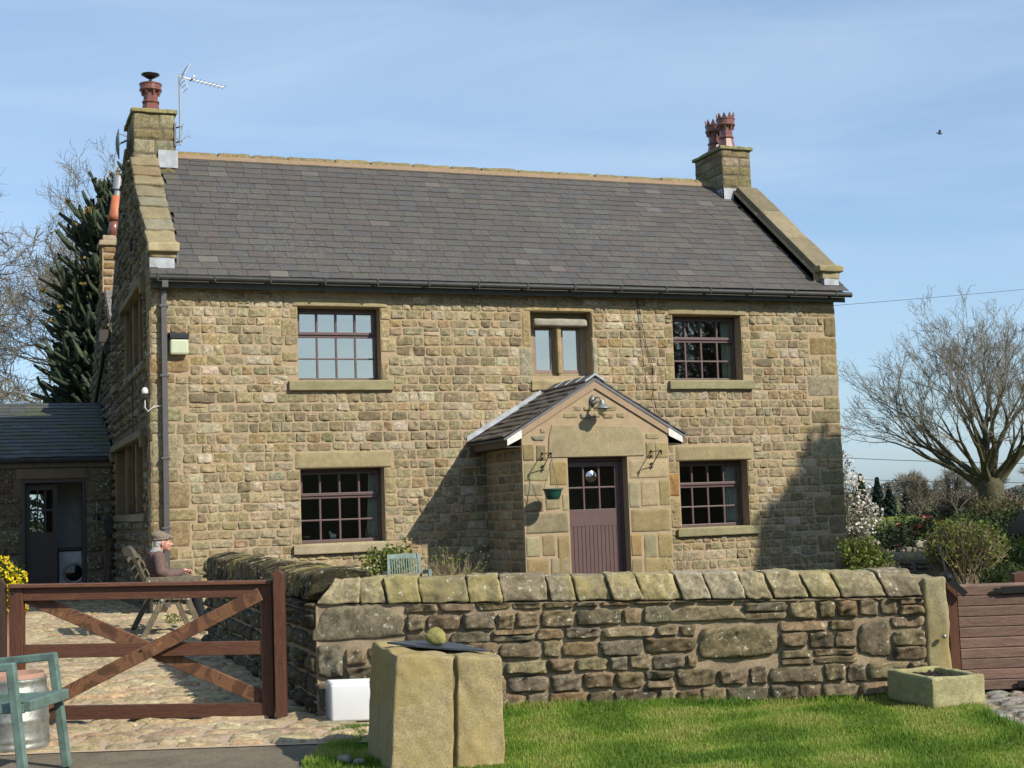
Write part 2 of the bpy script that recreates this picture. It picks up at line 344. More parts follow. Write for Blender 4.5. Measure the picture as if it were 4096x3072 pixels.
# ------------------------------------------------------------------ stone work
def tmpl(k):
    s = np.linspace(-1, 1, k); s = np.sign(s)*(1-(1-np.abs(s))**1.6)
    return s
def stone_mesh(name, rects, cols, fr, mat, parent=None, res=7, k=.35, wob=.10, bulge=.03, amp=.35, sink=.02, seed=0, clampw=None, tilt=.15, flat=4.0, nf=9.0):
    """rects (n,4) u0,u1,w0,w1 ; fr = (O,U,W,Nrm)"""
    O, U, Wv, Nn = [np.array(x, float) for x in fr]; r = np.random.default_rng(seed)
    R = np.array(rects, float); n = len(R); col_ = lambda v: np.asarray(v, float).reshape(-1, 1) if not np.isscalar(v) else v
    k, wob, bulge, amp, tilt, flat = [col_(v) for v in (k, wob, bulge, amp, tilt, flat)]; cu = (R[:, 0]+R[:, 1])/2; cw = (R[:, 2]+R[:, 3])/2; hu = (R[:, 1]-R[:, 0])/2; hw = (R[:, 3]-R[:, 2])/2
    s = tmpl(res); S, T = np.meshgrid(s, s, indexing='ij'); S = S.ravel(); T = T.ravel(); m_ = len(S)
    kk = (k*r.uniform(.5, 1.5, (n, 1)))
    X = S[None]*np.sqrt(np.clip(1-kk*T[None]**2/2*np.abs(S[None])**3, 0, 1)); Y = T[None]*np.sqrt(np.clip(1-kk*S[None]**2/2*np.abs(T[None])**3, 0, 1))
    # trapezoid + boundary wobble
    X = X*(1+r.normal(0, 1, (n, 1))*wob*.6*Y); Y = Y*(1+r.normal(0, 1, (n, 1))*wob*.6*X)
    mn = np.minimum(hu, hw)[:, None]
    ph = r.uniform(0, 6.28, (n, 4)); A = np.arctan2(T, S)[None]; mm = np.maximum(np.abs(S), np.abs(T))[None]
    wb = (np.sin(A*3+ph[:, :1])+.7*np.sin(A*5+ph[:, 1:2])+.5*np.sin(A*8+ph[:, 2:3]))*wob*.45*mm**2
    wb = np.minimum(wb, .3*wob)
    PU = cu[:, None]+X*hu[:, None]+np.cos(A)*wb*mn; PW = cw[:, None]+Y*hw[:, None]+np.sin(A)*wb*mn
    if clampw is not None: PW = np.minimum(PW, clampw(PU))
    b = bulge*r.uniform(.5, 1.3, (n, 1))
    D = b*(1-mm**flat)
    P0 = np.stack([PU.ravel(), PW.ravel(), np.repeat(r.uniform(0, 90, n), m_)], 1)
    D = D+(snoise(P0, nf/2, seed+1).reshape(n, m_)*.5+snoise(P0, nf*1.6, seed+2).reshape(n, m_)*.3)*b*amp*(1-mm**6)
    D = D+b*tilt*(X*r.normal(0, 1, (n, 1))+Y*r.normal(0, 1, (n, 1)))*(1-mm**6)
    D = np.where(mm > .999, -sink, D)
    V = O+PU.reshape(-1, 1)*U+PW.reshape(-1, 1)*Wv+D.reshape(-1, 1)*Nn
    g = np.arange(m_).reshape(res, res); q = np.stack([g[:-1, :-1], g[1:, :-1], g[1:, 1:], g[:-1, 1:]], -1).reshape(-1, 4)
    if np.dot(np.cross(U, Wv), Nn) < 0: q = q[:, ::-1]
    Q = (q[None]+(np.arange(n)*m_)[:, None, None]).reshape(-1, 4)
    C = np.repeat(np.array(cols, float), m_, 0)
    return mesh_np(name, V, Q, mat, parent, C, smooth=True)

def pal(n, colors, weights, seed, var=.11, dim=.80):
    r = np.random.default_rng(seed); c = np.array(colors)[r.choice(len(colors), n, p=np.array(weights)/sum(weights))]*dim*np.array([1.0, .965, .87])
    return np.clip(c*r.uniform(1-var, 1+var, (n, 1))*(1+r.normal(0, .03, (n, 3))), .01, .9)
FAC = ([(.36, .30, .19), (.31, .265, .175), (.41, .35, .235), (.345, .27, .155), (.51, .455, .36), (.23, .195, .13), (.36, .32, .23), (.31, .225, .12), (.30, .265, .18), (.45, .39, .285)], [24, 20, 14, 8, 8, 8, 14, 1, 14, 9])
GAR = ([(.20, .16, .105), (.145, .118, .082), (.24, .195, .13), (.27, .22, .145), (.175, .15, .115), (.22, .16, .10)], [20, 14, 20, 12, 12, 10])
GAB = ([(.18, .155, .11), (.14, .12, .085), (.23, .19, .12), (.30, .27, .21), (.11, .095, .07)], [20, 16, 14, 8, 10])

def coursed(L, H, ch, cwid, holes, seed, gap=.018, w0=0, u0=0, tall=.06, gapw=None):
    """random coursed rubble; holes (u0,u1,w0,w1,minoverlap fraction)"""
    r = np.random.default_rng(seed); out = []; w = w0; gapw = gap if gapw is None else gapw
    while w < H-.04:
        h = r.uniform(*ch); h = min(h, H-w)
        if H-w-h < ch[0]*.6: h = H-w
        iv = [(u0, L)]
        for a, b, c, d, fr_ in holes:
            ov = min(w+h, d)-max(w, c)
            if ov > fr_*h:
                nv = []
                for p, q in iv:
                    if b <= p or a >= q: nv.append((p, q)); continue
                    if a > p: nv.append((p, a))
                    if b < q: nv.append((b, q))
                iv = nv
        for p, q in iv:
            if q-p < .03: continue
            u = p
            while u < q-1e-6:
                ww = r.uniform(*cwid)*(1.5 if r.random() < .12 else 1)*(.75+.5*h/ch[1])
                if q-u-ww < cwid[0]*.7: ww = q-u
                hh = h; off = r.normal(0, .004)
                if r.random() < tall and ww > .16:   # two thin stones in place of one
                    c_ = r.uniform(.42, .58)
                    out.append((u+gap/2, u+ww-gap/2, w+gapw/2, w+h*c_-gapw*.3)); out.append((u+gap/2, u+ww-gap/2, w+h*c_+gapw*.3, w+h-gapw/2))
                else:
                    sh = r.uniform(0, .12)*h if r.random() < .5 else 0
                    out.append((u+gap/2, u+ww-gap/2, w+gapw/2+off+sh*.5, w+hh-gapw/2+off-sh*.5))
                u += ww
        w += h
    return out

def slab(mb, fr, L, H, T, holes, u0=0, w0=0):
    """wall slab with rectangular through openings"""
    O, U, Wv, Nn = [np.array(x, float) for x in fr]
    us = sorted({u0, L, *[h[0] for h in holes], *[h[1] for h in holes]}); ws = sorted({w0, H, *[h[2] for h in holes], *[h[3] for h in holes]})
    P = lambda u, w, d: O+U*u+Wv*w-Nn*d
    def inh(u, w): return any(h[0] < u < h[1] and h[2] < w < h[3] for h in holes)
    for i in range(len(us)-1):
        for j in range(len(ws)-1):
            a, b, c, d = us[i], us[i+1], ws[j], ws[j+1]
            if inh((a+b)/2, (c+d)/2): continue
            mb.add([P(a, c, 0), P(b, c, 0), P(b, d, 0), P(a, d, 0)], [(0, 1, 2, 3)])
            mb.add([P(a, c, T), P(b, c, T), P(b, d, T), P(a, d, T)], [(3, 2, 1, 0)])
    for a, b, c, d in [h[:4] for h in holes]+[(u0, L, w0, H)]:
        for p, q in (((a, c), (b, c)), ((b, c), (b, d)), ((b, d), (a, d)), ((a, d), (a, c))):
            mb.add([P(*p, 0), P(*q, 0), P(*q, T), P(*p, T)], [(0, 1, 2, 3)])

def rock(a, b, r, fr=None, n=8, amp=.0, freq=3., seed=0, fn=None):
    """rounded block between corners a,b in the local frame; returns V,Q"""
    a = np.array(a, float); b = np.array(b, float); c = (a+b)/2; h = np.abs(b-a)/2
    g = np.linspace(-1, 1, n); g = np.sign(g)*(1-(1-np.abs(g))**1.5); V = []; Q = []
    for ax in range(3):
        for sg in (-1, 1):
            o, p = [i for i in range(3) if i != ax]; S, T = np.meshgrid(g, g, indexing='ij')
            P = np.zeros((n*n, 3)); P[:, ax] = sg; P[:, o] = S.ravel(); P[:, p] = T.ravel()
            idx = np.arange(n*n).reshape(n, n)+len(V)*n*n
            q = np.stack([idx[:-1, :-1], idx[1:, :-1], idx[1:, 1:], idx[:-1, 1:]], -1).reshape(-1, 4)
            if (sg > 0) == (ax == 1): q = q[:, ::-1]
            V.append(P); Q.append(q)
    V = np.concatenate(V)*h; Q = np.concatenate(Q)
    r_ = np.minimum(r, h*.98); inn = np.clip(V, -(h-r_), h-r_); d = V-inn; ln = np.linalg.norm(d/r_, axis=1, keepdims=True)
    V = inn+np.where(ln > 1e-9, d/np.maximum(ln, 1e-9), d)*np.where(ln > 1e-9, 1, 1)
    nr = np.where(np.linalg.norm(d, axis=1, keepdims=True) > 1e-9, d/np.maximum(np.linalg.norm(d, axis=1, keepdims=True), 1e-9), 0)
    V = V+c
    if amp:
        V = V+nr*(snoise(V+seed*3.7, freq, seed)[:, None]*amp+snoise(V+seed*1.7, freq*3, seed+5)[:, None]*amp*.4)
    if fn is not None: V = fn(V)
    if fr is not None:
        O, X, Y, Z = [np.array(x, float) for x in fr]; V = O+V[:, :1]*X+V[:, 1:2]*Y+V[:, 2:]*Z
    return V, Q
class RB:
    def __init__(s): s.V = []; s.Q = []; s.C = []; s.n = 0
    def add(s, VQ, col=(1, 1, 1)):
        V, Q = VQ; s.V.append(V); s.Q.append(Q+s.n); s.n += len(V); s.C.append(np.repeat([col], len(V), 0)); return s
    def build(s, name, mat, parent=None, smooth=True):
        o = mesh_np(name, np.concatenate(s.V), np.concatenate(s.Q), mat, parent, np.concatenate(s.C), smooth)
        return o
# ================================================================== GROUND
def sheet(name, poly, z, mat, kind='structure', sub=0):
    mb = MB(); mb.add([(p[0], p[1], z) for p in poly], [tuple(range(len(poly)))])
    o = mb.build(name, mat); tag(o, kind=kind); return o
def ground_mat(name, c1, c2, sc=1.5, bs=.6, bd=.02):
    m_, t, b = newmat(name)
    c = mixc(t, ramp(t, noise(t, sc, 8, .7), [(.35, 0), (.65, 1)]), c1, c2); c = mixc(t, 1, c, ramp(t, noise(t, 60, 4, .7), [(.2, .7), (.8, 1.3)]), 'MULTIPLY')
    t.links.new(c, b.inputs['Base Color']); b.inputs['Roughness'].default_value = 1; b.inputs['Specular IOR Level'].default_value = .1
    bump(t, b, noise(t, 45, 6, .7), bs, bd); return m_
M['field'] = ground_mat('far_field_grass', (.07, .11, .025), (.12, .14, .05), .15)
M['lawnbase'] = ground_mat('lawn_earth_and_moss', (.09, .15, .02), (.20, .20, .04), 3)
M['asphalt'] = ground_mat('weathered_asphalt', (.15, .13, .095), (.23, .20, .145), 3.5, .9, .012)
M['earth'] = ground_mat('garden_bed_soil', (.04, .03, .018), (.08, .06, .035), 4)
M['gravel'] = ground_mat('pale_gravel', (.25, .21, .14), (.36, .31, .22), 6, 1, .03)
g = sheet('ground', [(-900, -120), (900, -120), (900, 1500), (-900, 1500)], -.40, M['field'])
def quadrd(r0, r1, d0, d1): return [PD(r0, d0), PD(r1, d0), PD(r1, d1), PD(r0, d1)]
sheet('garden_ground', [(-30, -60), (70, -60), (70, 80), (-30, 80)], -.30, M['lawnbase'])
# inner garden bed (raised floor level between garden wall and house) and beyond the right end
sheet('garden_soil', [PD(-1.1, 10.6), PD(9, 10.6), PD(16, 34), (13.3, 0), (.45, 0), (.45, -6.0)], -.02, M['earth'])
sheet('road', [PD(-9, -4), PD(-1.27, -4), PD(-1.27, 9.22), PD(-9, 9.12)], -.006, M['asphalt'])

def slope(V):    # the yard falls gently towards the outbuilding
    d = (V[:, 0]-CAM[0])*FW[0]+(V[:, 1]-CAM[1])*FW[1]
    V = V.copy(); V[:, 2] -= .016*np.clip(d-19.5, 0, None); return V
# cobbled yard
n_ = 40; gr = np.linspace(-11.5, -1.0, 12); gd = np.linspace(9.12, 34, n_)
Vp = np.array([PD(r, d, 0.0) for d in gd for r in gr]); Vp = slope(Vp)
Qp = [[i*12+j, i*12+j+1, (i+1)*12+j+1, (i+1)*12+j] for i in range(n_-1) for j in range(11)]
yard = mesh_np('patio', Vp, Qp, M['mortar_c']); tag(yard, kind='structure')
rc = coursed(13.5, 25, (.10, .15), (.16, .34), [], 11, gap=.026, tall=.02)
rc = np.array(rc)
U0 = -11.0; D0 = 9.16
wx = CAM[0]+RT[0]*(rc[:, 0]+U0)+FW[0]*(rc[:, 2]+D0); wy = CAM[1]+RT[1]*(rc[:, 0]+U0)+FW[1]*(rc[:, 2]+D0)
keep = (wx > -3.6) & ((wx < -.10) | ((wy > -6.4) & (wx < 1.8))) & ~((wx > -.1) & (wy > -.3)) & (wy < 7.0) | ((rc[:, 2]+D0 < 10.0) & (rc[:, 0]+U0 < -1.2) & (wx > -3.6))
rc = rc[keep]
ws_ = np.random.default_rng(3)
sel = ws_.random(len(rc)) > .05; rc = rc[sel]
CB = ([(.43, .35, .235), (.38, .315, .21), (.47, .39, .27), (.35, .305, .225), (.41, .31, .20), (.37, .29, .205)], [20, 18, 16, 12, 8, 6])
cb = stone_mesh('cobblestones', rc, pal(len(rc), *CB, 5, dim=.98), (PD(U0, D0, 0), RT, FW, (0, 0, 1)), M['cobble'], res=7, k=.3, wob=.14, bulge=.022, amp=.6, sink=.01, seed=4)
co = np.zeros(len(cb.data.vertices)*3, np.float32); cb.data.vertices.foreach_get('co', co)
cb.data.vertices.foreach_set('co', slope(co.reshape(-1, 3).astype(float)).astype(np.float32).ravel()); cb.data.update()
tag(cb, kind='structure'); cb.name = 'pavement'
# setts right of the lawn
sheet('path', quadrd(3.02, 5.5, 7.0, 10.42), -.012, M['mortar_dark'])
rs = np.array(coursed(2.4, 2.6, (.085, .11), (.10, .2), [], 13, gap=.014, tall=0))
st = stone_mesh('setts', rs, pal(len(rs), [(.27, .27, .26), (.33, .32, .29), (.22, .225, .23), (.31, .28, .23)], [3, 3, 2, 2], 6), (PD(3.04, 7.8, -.012), RT, FW, (0, 0, 1)), M['cobble'], res=6, k=.3, wob=.1, bulge=.014, seed=8)
tag(st, kind='structure'); st.name = 'path'

# lawn
def lawn_h(r, d): return .012*np.sin(r*2.1)+.012*np.sin(d*3.3+r)+.03*np.clip(d-9.4, 0, 1)*0
gr = np.linspace(-1.33, 3.22, 60); gd = np.linspace(5.5, 10.5, 60)
RR, DD_ = np.meshgrid(gr, gd)
edge = -1.27+.05*np.sin(DD_*5)+.03*np.sin(DD_*13+1)
RR = np.maximum(RR, edge)
RR = np.minimum(RR, 3.10+.05*np.sin(DD_*4))
ZZ = lawn_h(RR, DD_)+.004
Vl = CAM[:2]+RR.reshape(-1, 1)*RT[:2]+DD_.reshape(-1, 1)*FW[:2]; Vl = np.concatenate([Vl, ZZ.reshape(-1, 1)], 1)
Ql = [[i*60+j, i*60+j+1, (i+1)*60+j+1, (i+1)*60+j] for i in range(59) for j in range(59)]
lw = mesh_np('lawn', Vl, Ql, M['lawnbase'], smooth=True); tag(lw, kind='structure')
def blades(name, r, d, h, wd, seed, z=None, mat=None, label=None, lean=.5, kind='stuff'):
    g_ = np.random.default_rng(seed); n = len(r)
    z = lawn_h(r, d) if z is None else z
    base = np.stack([CAM[0]+RT[0]*r+FW[0]*d, CAM[1]+RT[1]*r+FW[1]*d, z], 1)
    a = g_.uniform(0, 6.283, n); ln = g_.uniform(.1, 1, n)*lean; dx = np.stack([np.cos(a), np.sin(a), np.zeros(n)], 1)
    sd = np.stack([-np.sin(a+g_.normal(0, .6, n)), np.cos(a), np.zeros(n)], 1)
    h = h[:, None]; w = (wd*g_.uniform(.7, 1.3, n))[:, None]
    mid = base+dx*h*ln[:, None]*.35+np.array([0, 0, 1])*h*.6; tip = base+dx*h*ln[:, None]+np.array([0, 0, 1])*h*(1-.25*ln[:, None])
    V = np.stack([base-sd*w, base+sd*w, mid+sd*w*.8, mid-sd*w*.8, tip], 1).reshape(-1, 3)
    i = np.arange(n)[:, None]*5
    T = np.concatenate([i+np.array([[0, 1, 2]]), i+np.array([[0, 2, 3]]), i+np.array([[3, 2, 4]])])
    pt = .5+.5*np.tanh(1.6*snoise(np.stack([r, d, d*0], 1), 1.1, 5)); c = np.clip(.60*pt+.5*g_.random(n)-.05, 0, 1)
    C = np.repeat(np.stack([c, c, c], 1), 5, 0)
    o = mesh_np(name, V, T, mat or M['grass'], None, C)
    tag(o, kind=kind)
    if label: o['label'] = label; 
    return o
g_ = np.random.default_rng(21); n = 150000
d = 6.2+(10.34-6.2)*g_.random(n)**.9; r = g_.uniform(-1.3, 3.15, n)
ok = (r > -1.26+.05*np.sin(d*5)+.03*np.sin(d*13+1)+g_.normal(0, .03, n)) & (r < 3.06+.05*np.sin(d*4)+g_.normal(0, .03, n))
bx_, bd_ = (r+.44), (d-8.5)
ok &= ~((np.abs(r+.45) < .34) & (np.abs(d-8.45) < .36))
ok &= ~((r < -.80) & (d > 9.75))
ok &= (d < 10.32+.02*np.sin(r*9))
r, d = r[ok], d[ok]
hh = .016+.022*g_.random(len(r))+.012*np.tanh(snoise(np.stack([r, d, d*0], 1), 2.2, 9))
tall_ = (d > 10.1)*(g_.random(len(r)) < .5); hh = hh+tall_*.05*g_.random(len(r))+((r < -1.05) | (r > 2.95))*.015
gro = blades('grass', r, d, hh, .0026, 22); gro['label'] = 'short bright green lawn in front of the garden wall'; gro['category'] = 'grass'

# ================================================================== HOUSE
HX, HD = 13.14, 7.16
house = thing('farmhouse', 'two-storey stone farmhouse with slate roof, gable chimneys and a small gabled porch', 'house', (6.5, 0, 0))
WIN = dict(UL=(2.448, 3.901, 3.733, 4.994), LL=(2.438, 3.902, .961, 2.221), UR=(9.567, 11.03, 3.723, 4.962), LR=(9.576, 11.023, .962, 2.201), MU=(6.70, 7.90, 3.80, 4.98))
FR = ((0, 0, 0), (1, 0, 0), (0, 0, 1), (0, -1, 0))
mb = MB(); slab(mb, FR, HX, 5.5, .45, list(WIN.values()), w0=-.3)
fw_ = mb.build('front_wall', M['mortar'], house)
# courses with everything that interrupts them
quo_l = [(0, .50, 0.1, .42), (0, .66, .42, .80), (0, .42, .80, 1.0), (0, .62, 1.0, 1.42), (0, .72, 1.42, 1.62), (0, .62, 1.62, 2.05), (0, .44, 2.05, 2.28), (0, .50, 2.28, 2.85), (0, .40, 2.85, 3.05), (0, .52, 3.05, 3.28), (0, .60, 3.28, 3.68), (0, .40, 3.68, 3.85), (0, .64, 3.85, 4.10)]
z_ = .0; quo_r = []; rq = np.random.default_rng(9); k_ = 0
while z_ < 5.0:
    h_ = rq.uniform(.2, .42); wq = rq.uniform(.5, .72) if k_ % 2 else rq.uniform(.26, .4); quo_r.append((HX-wq, HX+.012, z_, min(z_+h_, 5.15))); z_ += h_; k_ += 1
ded = []       # dressed stones: u0,u1,w0,w1,colour
for key, (a, b, c, d_) in WIN.items():
    if key == 'MU': continue
    lh = .30 if key in ('LL', 'LR') else .165; lx = (a-.12, b+.17) if key != 'LR' else (a-.10, b+.14)
    ded.append((lx[0], lx[1], d_, d_+lh, 'lint'))
    rj = np.random.default_rng(int(a*10+c)); z_ = c
    while z_ < d_-.02:                     # jamb stones either side
        h_ = min(rj.uniform(.16, .34), d_-z_)
        if d_-z_-h_ < .1: h_ = d_-z_
        if rj.random() < .75: ded.append((a-rj.uniform(.12, .3), a-.001, z_, z_+h_, 'jamb'))
        if rj.random() < .85: ded.append((b+.001, b+rj.uniform(.12, .3), z_, z_+h_, 'jamb'))
        z_ += h_
a, b, c, d_ = WIN['MU']
ded += [(a-.16, b+.06, d_, d_+.10, 'ochre'), (a-.17, a-.001, 4.32, d_, 'ochre'), (a-.24, a-.001, 3.80, 4.32, 'pale'), (b+.001, b+.05, 4.5, d_, 'ochre'), (b+.001, b+.09, 3.7, 4.5, 'pale')]
ded += [(9.32, 9.56, 1.55, 1.98, 'orange'), (9.40, 9.56, 1.1, 1.5, 'ochre')]
sills = {'UL': (a, b)}
SILL = dict(UL=(2.27, 4.10, 3.548, 3.733), UR=(9.43, 11.23, 3.545, 3.723), LL=(2.29, 4.05, .79, .961), LR=(9.46, 11.21, .80, .962), MU=(6.72, 8.0, 3.63, 3.80))
holes = [(x[0], x[1], x[2], x[3], .0) for x in WIN.values()]
holes += [(x[0], x[1], x[2], x[3], .3) for x in quo_l+quo_r]+[(x[0], x[1], x[2], x[3], .25) for x in ded]+[(x[0]-.01, x[1]+.01, x[2], x[3], .25) for x in SILL.values()]
holes += [(5.80, 8.40, -1, 2.5, .2)]
rects = coursed(HX, 5.30, (.125, .185), (.115, .28), holes, 31, gap=.011, gapw=.010, tall=.03)
cl = {'lint': (.33, .275, .155), 'jamb': (.315, .255, .14), 'ochre': (.33, .25, .13), 'pale': (.33, .30, .21), 'orange': (.29, .165, .06)}
rj = np.random.default_rng(4)
q_ = [(x[0]-.012, x[1]-.012, x[2]+.006, x[3]-.006) if x[0] == 0 else (x[0]+.012, x[1], x[2]+.006, x[3]-.006) for x in quo_l+quo_r]
jm = [x for x in ded if x[4] != 'lint']; j_ = [(x[0]+.005, x[1]-.004, x[2]+.005, x[3]-.005) for x in jm]
allr = list(rects)+q_+j_; n1, n2, n3 = len(rects), len(q_), len(j_)
def par(a, b, c): return [a]*n1+[b]*n2+[c]*n3
cols = np.concatenate([pal(n1, *FAC, 32, dim=.87), pal(n2, [(.33, .28, .17), (.28, .25, .16), (.38, .34, .24), (.30, .23, .13)], [4, 3, 3, 1], 35), np.array([np.array(cl[x[4]])*rj.uniform(.85, 1.1) for x in jm])])
stone_mesh('stone_courses', allr, cols, FR, M['facade'], fw_, res=11, k=par(.34, .12, .04), wob=par(.12, .05, .03), bulge=par(.014, .018, .015), amp=par(1.3, 1.2, .6), seed=33, sink=.004, tilt=par(.3, .1, .05), flat=par(9, 9, 12), nf=12)

def window_frame(x0, x1, z0, z1, y, gl, cols_=4, name='window', label=None, brown='brown', curtain=None):
    """casement with opening top lights: three rows, four columns; y is the face of the frame"""
    w = thing(name, None, None, (0, 0, 0)) if False else None
    fb = MB(); H = z1-z0; t1 = z1-.37*H; t2 = z1-.69*H; f = .045
    fb.box((x0, y, z0), (x0+f, y+.07, z1)); fb.box((x1-f, y, z0), (x1, y+.07, z1))
    fb.box((x0+f, y, z1-.05), (x1-f, y+.07, z1)); fb.box((x0+f, y, z0), (x1-f, y+.07, z0+.055))
    # top sash stands proud
    fb.box((x0+f-.01, y-.022, t1+.012), (x1-f+.01, y+.03, t1+.062)); fb.box((x0+f-.01, y-.022, z1-.085), (x1-f+.01, y+.03, z1-.05))
    fb.box((x0+f-.01, y-.022, t1+.062), (x0+f+.035, y+.03, z1-.085)); fb.box((x1-f-.035, y-.022, t1+.062), (x1-f+.01, y+.03, z1-.085))
    fb.box((x0+f, y+.002, t1-.035), (x1-f, y+.06, t1+.008)); fb.box((x0+f, y+.006, t2-.013), (x1-f, y+.05, t2+.013))
    for i in range(1, cols_):
        xc = x0+f+(x1-x0-2*f)*i/cols_
        fb.box((xc-.017, y+.008, z0+.055), (xc+.017, y+.048, t2-.013)); fb.box((xc-.017, y+.008, t2+.013), (xc+.017, y+.048, t1-.035)); fb.box((xc-.016, y-.014, t1+.062), (xc+.016, y+.03, z1-.085))
    fr_ = fb.build(name, M[brown], house, bevel=.004)
    if label: fr_['label'] = label
    gb = MB(); gb.box((x0+f*.5, y+.028, z0+.03), (x1-f*.5, y+.034, z1-.03)); gb.build('pane', M[gl], fr_)
    return fr_
frames = {}
for key, gl in (('UL', 'glass_hi'), ('LL', 'glass'), ('UR', 'glass'), ('LR', 'glass')):
    x0, x1, z0, z1 = WIN[key]
    frames[key] = window_frame(x0+.004, x1-.004, z0+.004, z1-.004, .26, gl)
    xs = [x for x in ded if x[4] == 'lint' and abs(x[0]-x0) < .3 and abs(x[2]-z1) < .05]
    stone_mesh('lintel', [(x[0]+.004, x[1]-.004, x[2]+.001, x[3]-.006) for x in xs], [np.array(cl['lint'])*rj.uniform(.9, 1.1)], FR, M['dressed'], frames[key], res=12, k=.02, wob=.012, bulge=.03, amp=.2, seed=50, tilt=0, flat=16)
    s_ = SILL[key]; rb = RB().add(rock((s_[0], -.085, s_[2]), (s_[1], .0, s_[3]-.012), .018, amp=.0035, seed=3, n=14), (.29, .265, .15) if key != 'LL' else (.34, .285, .185))
    rb.add(rock((x0-.0, -.004, s_[3]-.05), (x1+.0, .25, s_[3]+.004), .01, n=6), (.36, .32, .18)); rb.build('sill', M['dressed'], frames[key])
# mullioned window
x0, x1, z0, z1 = WIN['MU']
mb = MB(); mb.cur = (.32, .265, .16); slab(mb, ((0, .27, 0), (1, 0, 0), (0, 0, 1), (0, -1, 0)), x1+.0, z1, .12, [(6.855, 7.235, 3.88, 4.72), (7.395, 7.775, 3.88, 4.72)], u0=x0, w0=z0)
mw = mb.build('mullioned_window', M['dressed'], house); mw['label'] = 'small two-light stone mullioned window above the porch'
rb = RB(); oc = (.34, .265, .14)
rb.add(rock((7.268, .14, 3.86), (7.362, .27, 4.74), .03, amp=.004, freq=4, n=10), oc)
rb.add(rock((6.80, .06, 4.72), (7.86, .268, 4.86), .045, amp=.006, n=12), (.31, .295, .24)); rb.build('mullion', M['dressed'], mw)
rb = RB(); rb.add(rock((x0-.03, -.05, z0-.17), (x1+.08, .26, z0+.03), .03, amp=.008, n=14, fn=lambda V: V-np.array([0, 0, 1])*np.clip(.26-V[:, 1:2], 0, 1)*.35), (.36, .29, .16)); rb.build('sill', M['dressed'], mw)
for a_, b_ in ((6.86, 7.23), (7.40, 7.77)):
    fb = MB()
    for p in (((a_, .285, 3.885), (a_+.045, .33, 4.715)), ((b_-.045, .285, 3.885), (b_, .33, 4.715)), ((a_+.045, .285, 4.675), (b_-.045, .33, 4.715)), ((a_+.045, .285, 3.885), (b_-.045, .33, 3.945))): fb.box(*p)
    fb.build('frame', M['brown_light'], mw, bevel=.004)
gb = MB(); gb.box((6.88, .31, 3.9), (7.22, .316, 4.70)); gb.box((7.42, .31, 3.9), (7.75, .316, 4.70)); gb.build('pane', M['glass_hi'], mw)

# other walls
GR = ((0, HD, 0), (0, -1, 0), (0, 0, 1), (-1, 0, 0))       # west gable, u = HD - Y
gh = [(HD-4.2, HD-.8, 4.15, 5.42), (HD-6.4, HD-5.5, 4.2, 5.25), (HD-6.6, HD-1.0, 1.58, 2.86)]
mb = MB(); slab(mb, GR, HD-.45, 5.6, .42, gh, w0=-.3)
tri = [(0, 5.6), (0, 5.86), (HD/2, 5.86+HD/2*.778), (HD, 5.86), (HD, 5.6)]
mb.prism([(0, y, z) for y, z in tri], (.42, 0, 0))
# blocked panels and mullions inside the recesses
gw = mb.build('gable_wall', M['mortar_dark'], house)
rake = lambda u: 5.86+.778*np.minimum(u, HD-u)-.03
hk = [(*h_, .0) for h_ in gh]+[(HD-4.45, HD-.55, 5.42, 5.56, .1), (HD-7.0, HD-.65, 2.86, 3.0, .1)]
rects = coursed(HD, 8.6, (.12, .22), (.18, .42), hk, 61, gap=.03)
rects = [x for x in rects if x[3] < 5.9 or rake((x[0]+x[1])/2) > (x[2]+x[3])/2+.03]
qg = [x for x in rects if x[1] > HD-.32]; rects = [x for x in rects if x[1] <= HD-.32]
zz_ = 0.05; gq = []; kq = 0
while zz_ < 5.7:
    h_ = rj.uniform(.25, .45); gq.append((HD-(.42 if kq % 2 else .3), HD+.012, zz_, zz_+h_-.02)); zz_ += h_; kq += 1
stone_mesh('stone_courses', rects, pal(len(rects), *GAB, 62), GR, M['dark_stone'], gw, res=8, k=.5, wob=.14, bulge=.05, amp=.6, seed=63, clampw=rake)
stone_mesh('quoins', gq, pal(len(gq), [(.30, .24, .13), (.26, .21, .12), (.33, .28, .18)], [1, 1, 1], 64), GR, M['facade'], gw, res=9, k=.12, wob=.03, bulge=.03, seed=65)
rb = RB(); oc = (.18, .135, .075)
def gblock(y0, y1, z0, z1, xo, xi=.0, col=oc, r_=.02): rb.add(rock((-xo, y0, z0), (xi, y1, z1), r_, amp=.006, n=9, seed=int(y0*7+z0)), col)
for (u0, u1, w0, w1) in gh[:1]+gh[2:]:
    ya, yb = HD-u1, HD-u0; nl = 3 if yb-ya > 4 else 3
    gblock(ya-.02, yb+.02, w0, w1, -.20, .40)                                   # blocking stone at the back of the recess
    for k in range(nl+1):
        yc = ya+(yb-ya)*k/nl; gblock(yc-.10, yc+.10, w0, w1, -.02 if 0 < k < nl else .02, .25)
    gblock(ya-.3, yb+.3, w1, w1+.13, .11, .05, (.20, .17, .10)); gblock(ya-.3, ya-.16, w1-.18, w1+.02, .11, .05, (.20, .17, .10)); gblock(yb+.16, yb+.3, w1-.18, w1+.02, .11, .05, (.20, .17, .10))
    gblock(ya-.1, yb+.1, w0-.14, w0, .06, .1, (.22, .19, .12))
gblock(HD-gh[1][1]-.1, HD-gh[1][0]+.1, gh[1][2]-.16, gh[1][2], .12, .1, (.2, .18, .12))
gblock(HD-gh[1][1], HD-gh[1][0], gh[1][2], gh[1][3], -.28, .40, (.10, .095, .08))
rb.build('blocked_windows', M['dressed'], gw)
mb = MB(); slab(mb, ((HX, .45, 0), (0, 1, 0), (0, 0, 1), (1, 0, 0)), HD-.45, 5.6, .42, [], w0=-.3)
